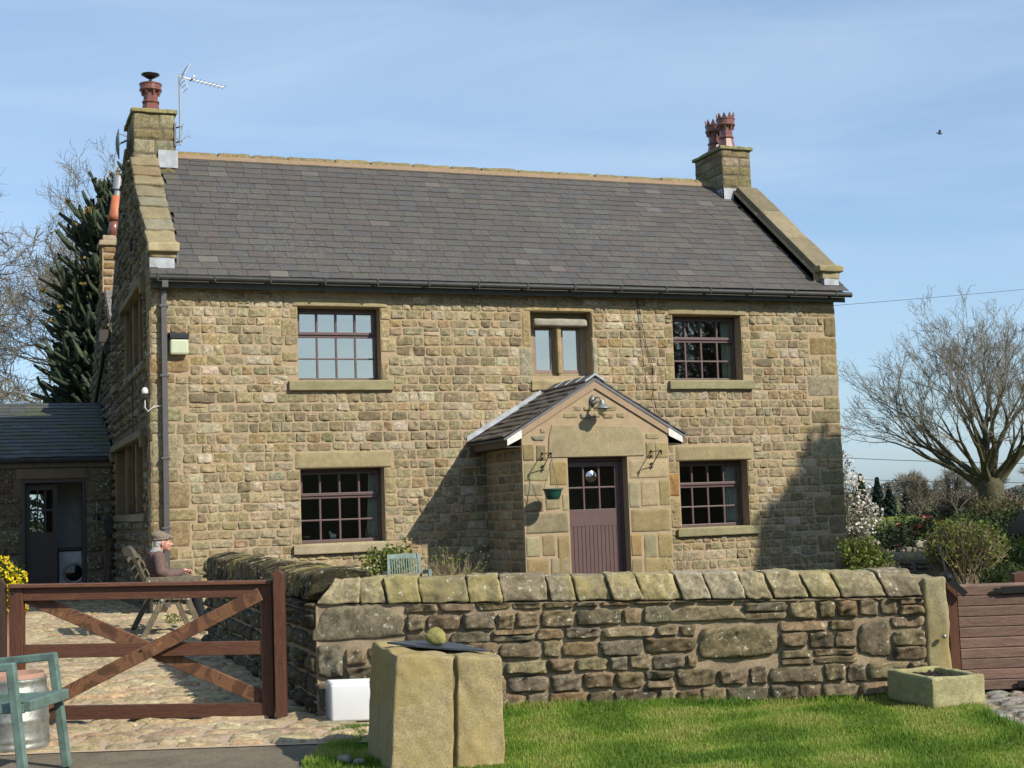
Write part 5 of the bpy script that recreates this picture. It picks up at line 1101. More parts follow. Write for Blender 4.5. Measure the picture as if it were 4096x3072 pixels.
# ================================================================== YARD FURNITURE
def patio_chair(loc, rz, label):
    """front faces local +x"""
    t = thing('patio_chair', label, 'chair', loc, 'green plastic patio chairs'); c, s_ = math.cos(rz), math.sin(rz)
    L = lambda p: (loc[0]+p[0]*c-p[1]*s_, loc[1]+p[0]*s_+p[1]*c, loc[2]+p[2])
    def B(name, f, **k):
        mb = MB(); f(mb); mb.v = [L(p) for p in mb.v]; o = mb.build(name, M['green_plastic'], t, **k); return o
    def seat(mb):
        n = 9; w = .25; xs = np.linspace(-.20, .27, n); V = []
        for i, x in enumerate(xs):
            z = .435+.03*math.cos((x+.2)/.47*3.1)*-1+(.0 if x < .22 else -.02)
            for y in (-w, -w*.5, 0, w*.5, w): V.append((x, y, z-.012*(1-abs(y)/w)))
        m_ = len(V); V += [(p[0], p[1], p[2]-.022) for p in V]; F = []
        for i in range(n-1):
            for j in range(4):
                a = i*5+j; F += [(a, a+5, a+6, a+1), (a+m_, a+1+m_, a+6+m_, a+5+m_)]
        mb.add(V, F+[(i*5, i*5+m_, (i+1)*5+m_, (i+1)*5) for i in range(n-1)]+[(i*5+4, (i+1)*5+4, (i+1)*5+4+m_, i*5+4+m_) for i in range(n-1)])
        mb.box((.235, -.26, .405), (.29, .26, .468)); mb.box((-.2, -.262, .395), (.25, -.238, .45)); mb.box((-.2, .238, .395), (.25, .262, .45))
    B('seat', seat, bevel=.008)
    for sg in (-1, 1):
        y = sg*.275
        def arm(mb):
            mb.tube([(-.30, y*.93, .60), (-.15, y, .650), (.05, y*1.02, .660), (.17, y*1.02, .662)], .026, 8); mb.bar((.165, y*1.02, .665), (.20, y*1.02, .60), .05, .05, up=(0, 1, 0))
        mb = MB(); mb.bar((-.30, y, .625), (.20, y, .662), .046, .046); mb.v = [L(p) for p in mb.v]; mb.build('arm', M['green_plastic'], t, bevel=.008)
        mb = MB(); mb.bar((.178, y, .680), (.262, y*1.04, 0.0), .050, .046, up=(0, 1, 0)); mb.v = [L(p) for p in mb.v]; mb.build('front_leg', M['green_plastic'], t, bevel=.006)
        mb = MB(); mb.bar((-.20, y*.96, .45), (-.33, y*1.04, 0), .046, .046, up=(0, 1, 0)); mb.v = [L(p) for p in mb.v]; mb.build('rear_leg', M['green_plastic'], t, bevel=.006)
    def back(mb):
        p = lambda y, h: (-.20-.13*(h-.42)/.45, y, h)
        mb.bar(p(-.22, .42), p(-.205, .88), .03, .04, up=(0, 1, 0)); mb.bar(p(.22, .42), p(.205, .88), .03, .04, up=(0, 1, 0))
        n = 9; V = []; F = []
        for i in range(n):
            y = -.225+.45*i/(n-1); h = .885-.02*(abs(y)/.225)**3; a = p(y, h); b = p(y, .815); V += [a, b, (a[0]-.025, a[1], a[2]), (b[0]-.025, b[1], b[2])]
        for i in range(n-1): q = i*4; F += [(q, q+1, q+5, q+4), (q+2, q+6, q+7, q+3), (q, q+4, q+6, q+2), (q+1, q+3, q+7, q+5)]
        mb.add(V, F+[(0, 2, 3, 1), (n*4-4, n*4-3, n*4-1, n*4-2)])
        for i in range(11): y = -.165+.033*i; mb.bar(p(y, .43), p(y, .83), .014, .012, up=(0, 1, 0))
    B('backrest', back)
    return t
rt_ang = math.atan2(RT[1], RT[0])
patio_chair(tuple(PD(-3.05, 8.34, .0)), rt_ang-.10, 'faded green plastic armchair seen from the side in front of the churn')
patio_chair(tuple(PD(-1.49, 18.9, 0)), rt_ang-1.35, 'green plastic chair behind the garden wall, only its slatted back showing')
ck = thing('milk_churn', 'dented galvanised churn holding a terracotta pot, behind the green chair', 'planter', PD(-3.36, 9.40, 0)); c_ = PD(-3.36, 9.40, 0)
mb = MB(); R_ = .222; mb.lathe([(R_*.98, 0), (R_, .012), (R_, .03), (R_*.985, .035), (R_*.985, .055), (R_*1.0, .06), (R_*.97, .075), (R_*.965, .17), (R_*.985, .178), (R_*.985, .20), (R_*.96, .208), (R_*.94, .30), (R_*.93, .345), (R_*.96, .352), (R_*.96, .37), (R_*.91, .378), (R_*.9, .43), (R_*.93, .445), (R_*.90, .455), (R_*.86, .45), (R_*.86, .40)], c_, 40, cap=False); mb.build('drum', M['steel'], ck, smooth=True)
mb = MB(); mb.lathe([(R_*.82, .40), (R_*.86, .485), (R_*.80, .485), (R_*.76, .42), (.001, .42)], c_, 32, cap=False); mb.build('pot', M['terracotta3'], ck, smooth=True)
mb = MB(); hp = [PD(-3.36-.20+.2*math.cos(a)*.55, 9.40-.205, .28+.085*math.sin(a)) for a in np.linspace(0, 3.14, 9)]; hp = [p+(RT*.06) for p in hp]; mb.tube(hp, .012, 8); mb.build('handle', M['steel'], ck)

# ---- bench
bn = thing('garden_bench', 'weathered wooden garden bench the seated man is on', 'bench', (-.35, -4.65, 0)); Y0, Y1 = -5.34, -3.98
def bb(name, pieces):
    mb = MB()
    for p, q, w, h in pieces: mb.bar(p, q, w, h, up=(0, 1, 0))
    return mb.build(name, M['benchwood'], bn, bevel=.004)
for y in (Y0, Y1):
    bb('leg', [((-.70, y, 0), (-.44, y, .50), .07, .045)]); bb('leg', [((-.17, y, .50), (.04, y, 0), .07, .045)]); bb('seat_bearer', [((-.58, y+.045, .455), (-.10, y+.045, .435), .09, .04)])
    bb('armrest', [((-.66, y, .705), (.02, y, .70), .09, .032)]); bb('arm_post', [((-.12, y, .48), (-.06, y, .69), .045, .06)])
    bb('back_post', [((-.50, y+.04, .42), (-.76, y+.04, 1.03), .065, .045)])
for k in range(4): mb = MB(); x_ = -.52+.115*k; z_ = .485-.008*k; mb.bar((x_, Y0-.02, z_), (x_, Y1+.02, z_), .10, .022); mb.build('seat_slat', M['benchwood'], bn, bevel=.003)
for k in range(5): mb = MB(); f_ = .14+.17*k; x_ = -.50-.26*f_+.035; z_ = .42+.61*f_; mb.bar((x_, Y0-.02, z_), (x_, Y1+.02, z_), .02, .085, up=(-.4, 0, .9)); mb.build('back_slat', M['benchwood'], bn, bevel=.003)
mb = MB(); n = 24; V = []
for i in range(n+1):
    u = i/n; y = Y0-.04+(Y1-Y0+.08)*u; h = 1.07+.065*math.sin(math.pi*min(max(u, 0), 1))**.7; x_ = -.50-.40*(h-.42)/.9
    V += [(-.755+.03, y, 1.0), (-.775, y, h), (-.735-.06, y, 1.0), (-.82, y, h)]
F = []
for i in range(n): q = i*4; F += [(q, q+4, q+5, q+1), (q+2, q+3, q+7, q+6), (q+1, q+5, q+7, q+3), (q, q+2, q+6, q+4)]
mb.add(V, F+[(0, 1, 3, 2), (n*4, n*4+2, n*4+3, n*4+1)]); mb.build('top_rail', M['benchwood'], bn)
mb = MB()
for p in ((-.47, .46), (-.15, .46), (-.62, .70)): mb.lathe([(.018, 0), (.016, .008), (.001, .01)], (0, 0, 0), 10); mb.v[-30:] = [(p[0]+v[0], Y0-.036-v[2], p[1]+v[1]) for v in mb.v[-30:]]
mb.build('bolt', M['alu'], bn)
# ================================================================== PERSON (seated, in profile, facing right)
YM = -4.78
def blob(mb, chain, n=14):
    """tapered rounded limb: list of (x,y,z,r)"""
    for (a, b) in zip(chain[:-1], chain[1:]):
        a_, b_ = np.array(a[:3]), np.array(b[:3]); L = np.linalg.norm(b_-a_); k = max(2, int(L/.02)); ts = np.linspace(0, 1, k+1)
        mb.tube([a_+(b_-a_)*t for t in ts], [a[3]+(b[3]-a[3])*t for t in ts], n)
        mb.ball(a_, a[3], n, 8); mb.ball(b_, b[3], n, 8)
def remesh(o, vox, sm=4):
    r_ = o.modifiers.new('r', 'REMESH'); r_.mode = 'VOXEL'; r_.voxel_size = vox; r_.use_smooth_shade = True
    s_ = o.modifiers.new('s', 'SMOOTH'); s_.iterations = sm; s_.factor = .5
def skinmat():
    m_, t, b = newmat('skin'); c = mixc(t, ramp(t, noise(t, 14, 3, .5), [(.4, 0), (.65, 1)]), (.50, .26, .19), (.60, .30, .23)); t.links.new(c, b.inputs['Base Color']); b.inputs['Roughness'].default_value = .5; return m_
M['skin'] = skinmat()
def tweed(name, c1, c2, sc=60):
    m_, t, b = newmat(name); c = mixc(t, ramp(t, noise(t, sc, 2, .5), [(.4, 0), (.6, 1)]), c1, c2); t.links.new(c, b.inputs['Base Color']); b.inputs['Roughness'].default_value = .95; b.inputs['Specular IOR Level'].default_value = .1; bump(t, b, noise(t, 14, 4, .6), .3, .01); return m_
M['tweed'] = tweed('brown_tweed', (.17, .135, .105), (.26, .215, .165), 90); M['jacket'] = tweed('dark_brown_wool', (.14, .095, .085), (.16, .11, .098), 30); M['trouser'] = tweed('dark_trousers', (.02, .02, .024), (.03, .03, .034)); M['shirt'] = tweed('checked_shirt', (.50, .50, .48), (.20, .22, .24), 110)
M['hair'] = plain('white_hair', (.55, .53, .50), .8, .15, 60); M['shoe'] = plain('black_shoe', (.015, .013, .012), .35)
hx, hz = -.385, 1.155      # centre of the head
mb = MB()
# skull, jaw, nose, brow, ear, neck
mb.ball((hx-.012, YM, hz+.035), (.098, .078, .098), 20, 14); mb.ball((hx+.035, YM, hz-.015), (.066, .062, .085), 18, 12); mb.ball((hx+.062, YM, hz-.075), (.036, .036, .030), 12, 8)
mb.ball((hx+.085, YM, hz+.022), (.022, .045, .018), 10, 8)
blob(mb, [(hx+.094, YM, hz+.012, .010), (hx+.118, YM, hz-.018, .0145)], 8); mb.ball((hx+.108, YM-.012, hz-.022), .010, 8, 6); mb.ball((hx+.108, YM+.012, hz-.022), .010, 8, 6)
mb.ball((hx+.092, YM, hz-.048), (.014, .026, .007), 10, 6); mb.ball((hx+.090, YM, hz-.060), (.014, .024, .008), 10, 6)
for s_ in (-1, 1): mb.ball((hx+.060, YM+s_*.042, hz-.012), (.028, .020, .022), 10, 7); mb.ball((hx-.010, YM+s_*.078, hz+.002), (.022, .012, .034), 10, 8); mb.ball((hx-.004, YM+s_*.080, hz-.026), (.012, .010, .014), 8, 6)
blob(mb, [(hx-.035, YM, hz-.03, .060), (hx-.085, YM, hz-.14, .065), (hx-.10, YM, hz-.20, .07)])
# torso and limbs under the clothes
blob(mb, [(-.47, YM, .98, .09), (-.45, YM, .75, .11), (-.47, YM, .60, .12)])
ARM = {-1: [(-.455, YM-.185, .985, .055), (-.44, YM-.235, .80, .045), (-.355, YM-.27, .765, .042), (-.22, YM-.20, .775, .034), (-.155, YM-.13, .80, .027)],
       1: [(-.455, YM+.185, .985, .055), (-.42, YM+.24, .80, .045), (-.34, YM+.22, .74, .042), (-.22, YM+.10, .77, .034), (-.15, YM+.02, .79, .027)]}
for s_ in (-1, 1): blob(mb, ARM[s_])
for s_ in (-1, 1): blob(mb, [(-.45, YM+s_*.09, .57, .09), (-.02, YM+s_*.10, .575, .065), (.0, YM+s_*.10, .53, .058), (.10, YM+s_*.11, .12, .04), (.16, YM+s_*.11, .05, .035)])
# hands: the near one folded over the far one, fingers curling down
def hand(w, dirx, side, near):
    w = np.array(w); mb.ball(w+np.array([.035, side*.0, -.002]), (.044, .036, .019), 14, 8); blob(mb, [(*w, .026), (*(w+np.array([.03, 0, 0])), .026)], 10)
    for k, (ln, off) in enumerate(((.066, -.027), (.075, -.010), (.070, .008), (.056, .024))):
        b0 = w+np.array([.066, off, .002]); b1 = b0+np.array([ln*.45, 0, -.006]); b2 = b1+np.array([ln*.22, 0, -ln*.32]); b3 = b2+np.array([-ln*.05, 0, -ln*.30])
        blob(mb, [(*b0, .0098), (*b1, .0092), (*b2, .0086), (*b3, .0076)], 8)
    t0 = w+np.array([.018, -side*.030, -.004]); t1 = t0+np.array([.030, -side*.014, -.014]); t2 = t1+np.array([.024, side*.004, -.016]); blob(mb, [(*t0, .0135), (*t1, .011), (*t2, .009)], 8)
hand((-.152, YM-.13, .805), 1, -1, True); hand((-.150, YM+.0, .785), 1, 1, False)
person = mb.build('person', M['skin'], None, smooth=True); remesh(person, .0048, 3)
tag(person, 'elderly man in a flat cap and brown jacket sitting on the bench in profile', 'person')
def wear(name, mat, f, vox=.008, sm=5):
    mb = MB(); f(mb); o = mb.build(name, M[mat], person, smooth=True); remesh(o, vox, sm); return o
def jk(mb):
    mb.ball((-.475, YM, .955), (.105, .215, .10), 20, 12); mb.ball((-.46, YM, .86), (.135, .205, .16), 20, 12); mb.ball((-.435, YM, .74), (.155, .20, .15), 20, 12); mb.ball((-.45, YM, .60), (.16, .20, .12), 20, 12); mb.ball((-.50, YM, 1.01), (.075, .12, .06), 16, 10)
    for s_ in (-1, 1):
        A = ARM[s_]; blob(mb, [(*A[0][:3], .082), (*A[1][:3], .070), (*A[2][:3], .066), (*A[3][:3], .054), (*(np.array(A[3][:3])*.25+np.array(A[4][:3])*.75), .043)])
jko = wear('jacket', 'jacket', jk); 
def tr(mb):
    mb.ball((-.45, YM, .56), (.15, .19, .09), 18, 10)
    for s_ in (-1, 1): blob(mb, [(-.42, YM+s_*.09, .57, .10), (-.03, YM+s_*.10, .578, .082), (.0, YM+s_*.10, .54, .078), (.08, YM+s_*.11, .16, .064), (.10, YM+s_*.11, .09, .062)])
wear('trousers', 'trouser', tr)
def sh(mb):
    for s_ in (-1, 1): mb.ball((.10, YM+s_*.11, .05), (.06, .045, .05), 12, 8); mb.ball((.19, YM+s_*.11, .035), (.09, .042, .035), 14, 8)
wear('shoes', 'shoe', sh, .007, 2)
def col(mb):
    blob(mb, [(hx-.075, YM, hz-.105, .078), (hx-.095, YM, hz-.14, .085)], 18); mb.ball((hx-.015, YM, hz-.20), (.05, .06, .07), 14, 8); mb.ball((hx+.005, YM, hz-.29), (.06, .05, .08), 14, 8)
wear('shirt', 'shirt', col, .007, 2)
def hr(mb): mb.ball((hx-.030, YM, hz+.022), (.094, .080, .080), 18, 12); mb.ball((hx-.062, YM, hz-.018), (.052, .066, .048), 16, 10)
wear('hair', 'hair', hr, .006, 3)
def cp(mb):
    mb.ball((hx-.022, YM, hz+.085), (.122, .098, .058), 22, 14); mb.ball((hx-.05, YM, hz+.105), (.105, .092, .062), 22, 14); mb.ball((hx+.045, YM, hz+.082), (.085, .088, .036), 18, 10); mb.ball((hx+.105, YM, hz+.066), (.055, .068, .012), 18, 8); mb.ball((hx-.045, YM, hz+.168), .011, 8, 6)
    blob(mb, [(hx-.12, YM, hz+.05, .022), (hx-.10, YM-.05, hz+.05, .022), (hx-.03, YM-.085, hz+.056, .018), (hx+.06, YM-.075, hz+.06, .014)]); blob(mb, [(hx-.12, YM, hz+.05, .022), (hx-.10, YM+.05, hz+.05, .022), (hx-.03, YM+.085, hz+.056, .018), (hx+.06, YM+.075, hz+.06, .014)])
wear('flat_cap', 'tweed', cp, .0055, 2)

# ================================================================== PLANTS
def tubes_np(P, R, k=4):
    """P (B,n,3), R (B,n) -> V,Q"""
    B, n, _ = P.shape; T = np.gradient(P, axis=1); T /= (np.linalg.norm(T, axis=2, keepdims=True)+1e-9)
    ref = np.where(np.abs(T[:, :1, 2:3]) < .8, np.array([0, 0, 1.0]), np.array([1.0, 0, 0])); X = np.cross(T, np.broadcast_to(ref, T.shape)); X /= (np.linalg.norm(X, axis=2, keepdims=True)+1e-9); Y = np.cross(T, X)
    a = np.arange(k)*2*np.pi/k; V = P[:, :, None]+R[:, :, None, None]*(np.cos(a)[None, None, :, None]*X[:, :, None]+np.sin(a)[None, None, :, None]*Y[:, :, None]); V = V.reshape(-1, 3)
    i = np.arange(B)[:, None, None]*n*k+np.arange(n-1)[None, :, None]*k; j = np.arange(k)[None, None]; j2 = (j+1) % k
    Q = np.stack([i+j, i+j2, i+j2+k, i+j+k], -1).reshape(-1, 4); return V, Q
def unit(v): return v/(np.linalg.norm(v, axis=-1, keepdims=True)+1e-9)
def growb(P0, D0, L, R0, g, n=6, jit=.25, up=.15, taper=.35, grav=None):
    B = len(P0); P = np.zeros((B, n, 3)); P[:, 0] = P0; d = unit(D0); D = [d]
    upv_ = np.array([0, 0, 1.0])*up
    for i in range(1, n):
        d = unit(d+g.normal(0, jit, (B, 3))+upv_); P[:, i] = P[:, i-1]+d*(L/(n-1))[:, None]; D.append(d)
    t = np.linspace(0, 1, n)[None]; return P, R0[:, None]*(1-t*(1-taper)), np.stack(D, 1)
def children(P, R, D, L, cnt, ang, ratio, g, t0=.25, rr=.55):
    B, n, _ = P.shape; idx = np.repeat(np.arange(B), cnt); m_ = len(idx); t = t0+(1-t0)*((np.tile(np.arange(cnt), B)+g.random(m_))/cnt); f = t*(n-1); i = np.minimum(f.astype(int), n-2); w = (f-i)[:, None]
    p = P[idx, i]*(1-w)+P[idx, i+1]*w; d = D[idx, i+1]; rad_ = R[idx, i]*(1-w[:, 0])+R[idx, i+1]*w[:, 0]
    q = unit(np.cross(d, g.normal(size=(m_, 3)))); a = g.uniform(*ang, m_)[:, None]; dn = d*np.cos(a)+q*np.sin(a)
    return p, dn, L[idx]*g.uniform(*ratio, m_)*(1-.35*t), rad_*rr
def bare_tree(base, label, trunk, limbs, spec, seed, mat='bark', tmat='twig_grey', group=None, cat='tree', minr=.010, name='bare_tree', obj_mat2=None, limbdir=None, up0=.10, jit0=.14):
    """trunk (height, radius, lean); limbs (n, length range, angle range); spec [(count, angle, ratio, jitter, up)]"""
    g = np.random.default_rng(seed); base = np.array(base, float); t = thing(name, label, cat, base, group)
    h, r0, lean = trunk; P = np.stack([base+np.array([lean[0]*s, lean[1]*s, h*s]) for s in np.linspace(0, 1, 6)])[None]; P[0, 1:5] += g.normal(0, r0*.15, (4, 3)); R = np.array([[r0*1.5, r0*1.1, r0, r0*.97, r0*1.0, r0*.9]])
    V, Q = tubes_np(P, R, 12); V = V+(snoise(V, 1.2/r0*.4, seed)*r0*.1)[:, None]*unit(V-(P[0].mean(0)*[1, 1, 0]+V*[0, 0, 1])); C = np.repeat([(.15, .135, .085)], len(V), 0); mesh_np('trunk', V, Q, M[mat], t, C, True)
    n, (l0, l1), (a0, a1) = limbs; az = np.arange(n)*2.4+g.uniform(0, .5, n); an = a0+(a1-a0)*((np.arange(n)+g.random(n))/n); D0 = np.stack([np.cos(az)*np.sin(an), np.sin(az)*np.sin(an), np.cos(an)], 1)
    if limbdir is not None: D0 = unit(D0*np.array(limbdir))
    top = P[0, -1]; P0 = top-np.array([0, 0, 1])*(g.random(n)**1.5*h*.35*(an/a1))[:, None]+D0*[r0*.4, r0*.4, 0]; L = l0+(l1-l0)*g.random(n)
    Pb, Rb, Db = growb(P0, D0, L, r0*g.uniform(.30, .50, n)*(8/n)**.3, g, 8, jit0, up0, .32); lv = [(Pb, Rb, 8)]
    for (cnt, ang, ratio, jit, up) in spec:
        p, d, L, r_ = children(Pb, Rb, Db, L, cnt, ang, ratio, g); Pb, Rb, Db = growb(p, d, L, np.maximum(r_, minr), g, 6, jit, up, .45); Rb = np.maximum(Rb, minr*.55); lv.append((Pb, Rb, 5 if len(lv) < 3 else 3))
    Vs, Qs, Cs = [], [], []; o = 0
    for li, (p, r_, k) in enumerate(lv[:3]): V, Q = tubes_np(p, r_, k+1 if li == 0 else k); Vs.append(V); Qs.append(Q+o); o += len(V)
    V = np.concatenate(Vs); mesh_np('limbs', V, np.concatenate(Qs), M[mat], t, np.repeat([(.15, .135, .085)], len(V), 0), True)
    Vs, Qs = [], []; o = 0
    for (p, r_, k) in lv[3:]: V, Q = tubes_np(p, r_, 3); Vs.append(V); Qs.append(Q+o); o += len(V)
    if Vs: mesh_np('crown', np.concatenate(Vs), np.concatenate(Qs), M[tmat], t)
    return t
def leaves(n, pts, size, g, aspect=.6, flat=0):
    """random quads at pts -> V,Q,C"""
    n = len(pts); a = unit(g.normal(size=(n, 3))+[0, 0, flat]); b = unit(np.cross(a, g.normal(size=(n, 3)))); s_ = (size*g.uniform(.6, 1.3, n))[:, None]
    V = np.stack([pts-a*s_*.5, pts+b*s_*aspect*.5, pts+a*s_*.5, pts-b*s_*aspect*.5], 1).reshape(-1, 3); Q = np.arange(n*4).reshape(-1, 4); c = np.repeat(g.random(n), 4)[:, None]; return V, Q, np.repeat(c, 3, 1)
def cloud_pts(n, balls, g, shell=.55, lump=.22, seed=0):
    B = np.array(balls, float); vol = (B[:, 3]*B[:, 4]*B[:, 5])**.67; idx = g.choice(len(B), n, p=vol/vol.sum()); d = unit(g.normal(size=(n, 3))); r = shell+(1-shell)*g.random(n)**.7
    r = r*(1+lump*snoise(d*1.0+idx[:, None], 1.1, seed)); return B[idx, :3]+d*r[:, None]*B[idx, 3:6]
def bush(name, label, cat, base, balls, n, size, mat, seed, stems=0, stem_mat='twig_grey', group=None, shell=.5, sr=.008, extra=None, lump=.22, aspect=.6):
    g = np.random.default_rng(seed); base = np.array(base, float); t = thing(name, label, cat, base, group); pts = cloud_pts(n, balls, g, shell, lump, seed); pts = pts[pts[:, 2] > base[2]+.01]
    V, Q, C = leaves(n, pts, size, g, aspect); mesh_np('foliage', V, Q, M[mat], t, C)
    if stems:
        tg = cloud_pts(stems, balls, g, .6, .1, seed); P0 = base+g.normal(0, 1, (stems, 3))*[.10, .10, 0]; s = np.linspace(0, 1, 6)[None, :, None]; P = P0[:, None]*(1-s)+tg[:, None]*s; P[:, :, :2] -= (tg-P0)[:, None, :2]*(s*(1-s))*.6; P += g.normal(0, .012, P.shape)*s
        V, Q = tubes_np(P, np.linspace(sr, sr*.35, 6)[None]*g.uniform(.6, 1.3, (stems, 1)), 4); mesh_np('stems', V, Q, M[stem_mat], t)
    if extra:
        for nm, mt, k, sz, sel in extra:
            p2 = cloud_pts(k, balls if sel is None else sel, g, .85, lump, seed); p2 = p2[p2[:, 2] > base[2]+.03]; V, Q, C = leaves(k, p2, sz, g, .9); mesh_np(nm, V, Q, M[mt], t, C)
    return t

def fan_tree(name, label, cat, base, trunk_h, r0, stems, reach, seed, levels=8, split=(.16, .42), up=.05, jit=.10, ratio=.84, twigs=4, minr=.009, col=(.15, .135, .085), mat='bark', tmat='twig_grey', group=None, kids=2.15, flat_=1.0, twl=(.25, .55)):
    """repeatedly forking tree: stems = list of (azimuth, angle from vertical); reach(angle) = distance to the edge of the crown"""
    g = np.random.default_rng(seed); base = np.array(base, float); t = thing(name, label, cat, base, group)
    P = np.stack([base+np.array([0, 0, trunk_h*s]) for s in np.linspace(0, 1, 6)])[None]; P[0, 1:5, :2] += g.normal(0, r0*.06, (4, 2)); R = np.array([[r0*1.5, r0*1.12, r0, r0*.98, r0*1.08, r0*.8]])
    V, Q = tubes_np(P, R, 14); V = V+(snoise(V, .6/r0, seed)*r0*.09)[:, None]*unit((V-base)*[1, 1, 0]); mesh_np('trunk', V, Q, M[mat], t, np.repeat([col], len(V), 0), True)
    st_ = np.array(stems); n = len(st_); D = np.stack([np.cos(st_[:, 0])*np.sin(st_[:, 1]), np.sin(st_[:, 0])*np.sin(st_[:, 1]), np.cos(st_[:, 1])], 1)
    L = np.array([reach(a) for a in st_[:, 1]])*(1-ratio)/(1-ratio**levels)*g.uniform(.88, 1.08, n); p = base+np.array([0, 0, trunk_h*.93])-np.array([0, 0, 1])*(g.random(n)*trunk_h*.35*np.sin(st_[:, 1]))[:, None]+D*[r0*.35, r0*.35, 0]
    rr_ = r0*.98*n**-.45*g.uniform(.75, 1.15, n); big, fine = [], []
    for lv in range(levels):
        Pb, Rb, Db = growb(p, D, L, rr_, g, 5, jit, up, .80); (big if lv < 3 else fine).append((Pb, Rb, 7 if lv < 2 else (5 if lv < 3 else 3)))
        if lv >= 2:                     # side twigs
            cnt = twigs; q_, dn, l_, r_ = children(Pb, Rb, Db, np.full(len(Pb), 1.0), cnt, (.35, 1.0), twl, g, .1); Pt, Rt, Dt = growb(q_, dn, l_*(1.5 if lv < 4 else 1), np.full(len(q_), minr), g, 4, .22, .05, .5); fine.append((Pt, Rt, 3))
        k = g.random(len(Pb)) < (kids-2); idx = np.concatenate([np.arange(len(Pb)), np.arange(len(Pb)), np.where(k)[0]])
        d = Db[idx, -1]; q = unit(np.cross(d, g.normal(size=(len(idx), 3)))); sgn = np.concatenate([np.ones(len(Pb)), -np.ones(len(Pb)), np.ones(k.sum())])
        q[len(Pb):2*len(Pb)] = q[:len(Pb)]; a = g.uniform(*split, len(idx))*sgn; a = a[:, None]
        p = Pb[idx, -1]; D = unit(d*np.cos(a)+q*np.sin(a)); L = L[idx]*ratio*g.uniform(.75, 1.15, len(idx)); rr_ = np.maximum(Rb[idx, -1]*g.uniform(.66, .86, len(idx)), minr)
    for nm, lst, m2 in (('limbs', big, mat), ('crown', fine, tmat)):
        Vs, Qs = [], []; o = 0
        for (pp, r_, k) in lst: V, Q = tubes_np(pp, r_, k); Vs.append(V); Qs.append(Q+o); o += len(V)
        V = np.concatenate(Vs); mesh_np(nm, V, np.concatenate(Qs), M[m2], t, np.repeat([col], len(V), 0) if m2 == mat else None, nm == 'limbs')
    return t
def stems_(n, a0, a1, seed):
    g = np.random.default_rng(seed); return [(2.4*i+g.uniform(0, .6), a0+(a1-a0)*(i+g.random()*.8)/n) for i in range(n)]
# sycamore on the right
fan_tree('bare_tree', 'large leafless tree with a broad fan of fine branches on the right', 'tree', PD(21.9, 65, -.2), 2.25, .58, stems_(15, .04, 1.2, 5), lambda a: 8.8-1.9*(a/1.4)**1.5, 301, levels=8, ratio=.87, split=(.12, .40), up=.03, jit=.085, twigs=3, minr=.0085, kids=2.0, col=(.11, .10, .06), twl=(.30, .6))
# big bare tree behind the monkey puzzle, and others reaching in from the left edge
fan_tree('bare_tree', 'tall leafless tree behind the dark monkey puzzle', 'tree', PD(-15.6, 56, 0), 6.4, .45, stems_(18, .05, 1.5, 2), lambda a: 10.6-1.0*(a/1.4)**2, 302, levels=8, ratio=.84, split=(.2, .55), up=.02, jit=.17, twigs=3, minr=.010, kids=2.1, twl=(.35, .7), col=(.20, .17, .12))
fan_tree('bare_tree', 'leafless tree whose twigs reach in from the left', 'tree', PD(-24.6, 54, 0), 5.0, .4, stems_(14, .2, 1.5, 3), lambda a: 7.2, 303, levels=8, ratio=.84, split=(.2, .55), up=.02, jit=.17, twigs=3, minr=.010, kids=2.1, twl=(.35, .7), col=(.20, .17, .12))
fan_tree('bare_tree', 'leafless twigs hanging in high at the left, nearest to the viewer', 'tree', PD(-11.3, 26, 0), 7.0, .2, stems_(12, .5, 1.7, 4), lambda a: 3.3, 304, levels=6, ratio=.8, split=(.2, .6), up=-.01, jit=.2, twigs=3, minr=.005, kids=2.1, twl=(.2, .4), col=(.20, .17, .12))

# monkey puzzle
g = np.random.default_rng(310); MT = PD(-10.75, 40, 0); mk = thing('monkey_puzzle_tree', 'dark green monkey puzzle tree with upswept rope-like branches', 'tree', MT)
mb = MB(); mb.tube([MT, MT+V3(0, 0, 6), MT+V3(0, 0, 11.1)], [.28, .2, .06], 10); mb.build('trunk', M['bark'], mk)
zs_ = np.arange(2.4, 11.25, .17); P0, D0, L0 = [], [], []
for z_ in zs_:
    rr_ = np.interp(z_, [2.4, 5.5, 7.5, 8.7, 10.0, 10.8, 11.2], [2.9, 2.85, 2.65, 2.4, 1.55, .85, .35]); nb_ = 17
    for k in range(nb_): a = g.uniform(0, 6.283); P0.append(MT+V3(0, 0, z_+g.normal(0, .08))); D0.append((math.cos(a), math.sin(a), -.30 if z_ < 9 else .15)); L0.append(rr_*g.uniform(.72, 1.08))
P0, D0, L0 = np.array(P0), unit(np.array(D0)), np.array(L0); B = len(P0); n = 9; s = np.linspace(0, 1, n)[None, :, None]
P = P0[:, None]+D0[:, None]*L0[:, None, None]*s+np.array([0, 0, 1])*(s**3.4)*(.18+.20*L0)[:, None, None]-np.array([0, 0, 1])*(s*(1-s))*(.20*L0)[:, None, None]; P += np.cumsum(g.normal(0, .06, P.shape), 1)*s
Rr = np.broadcast_to(np.array([.035, .045, .052, .058, .062, .064, .064, .058, .038]), (B, n))*g.uniform(.8, 1.2, (B, 1))
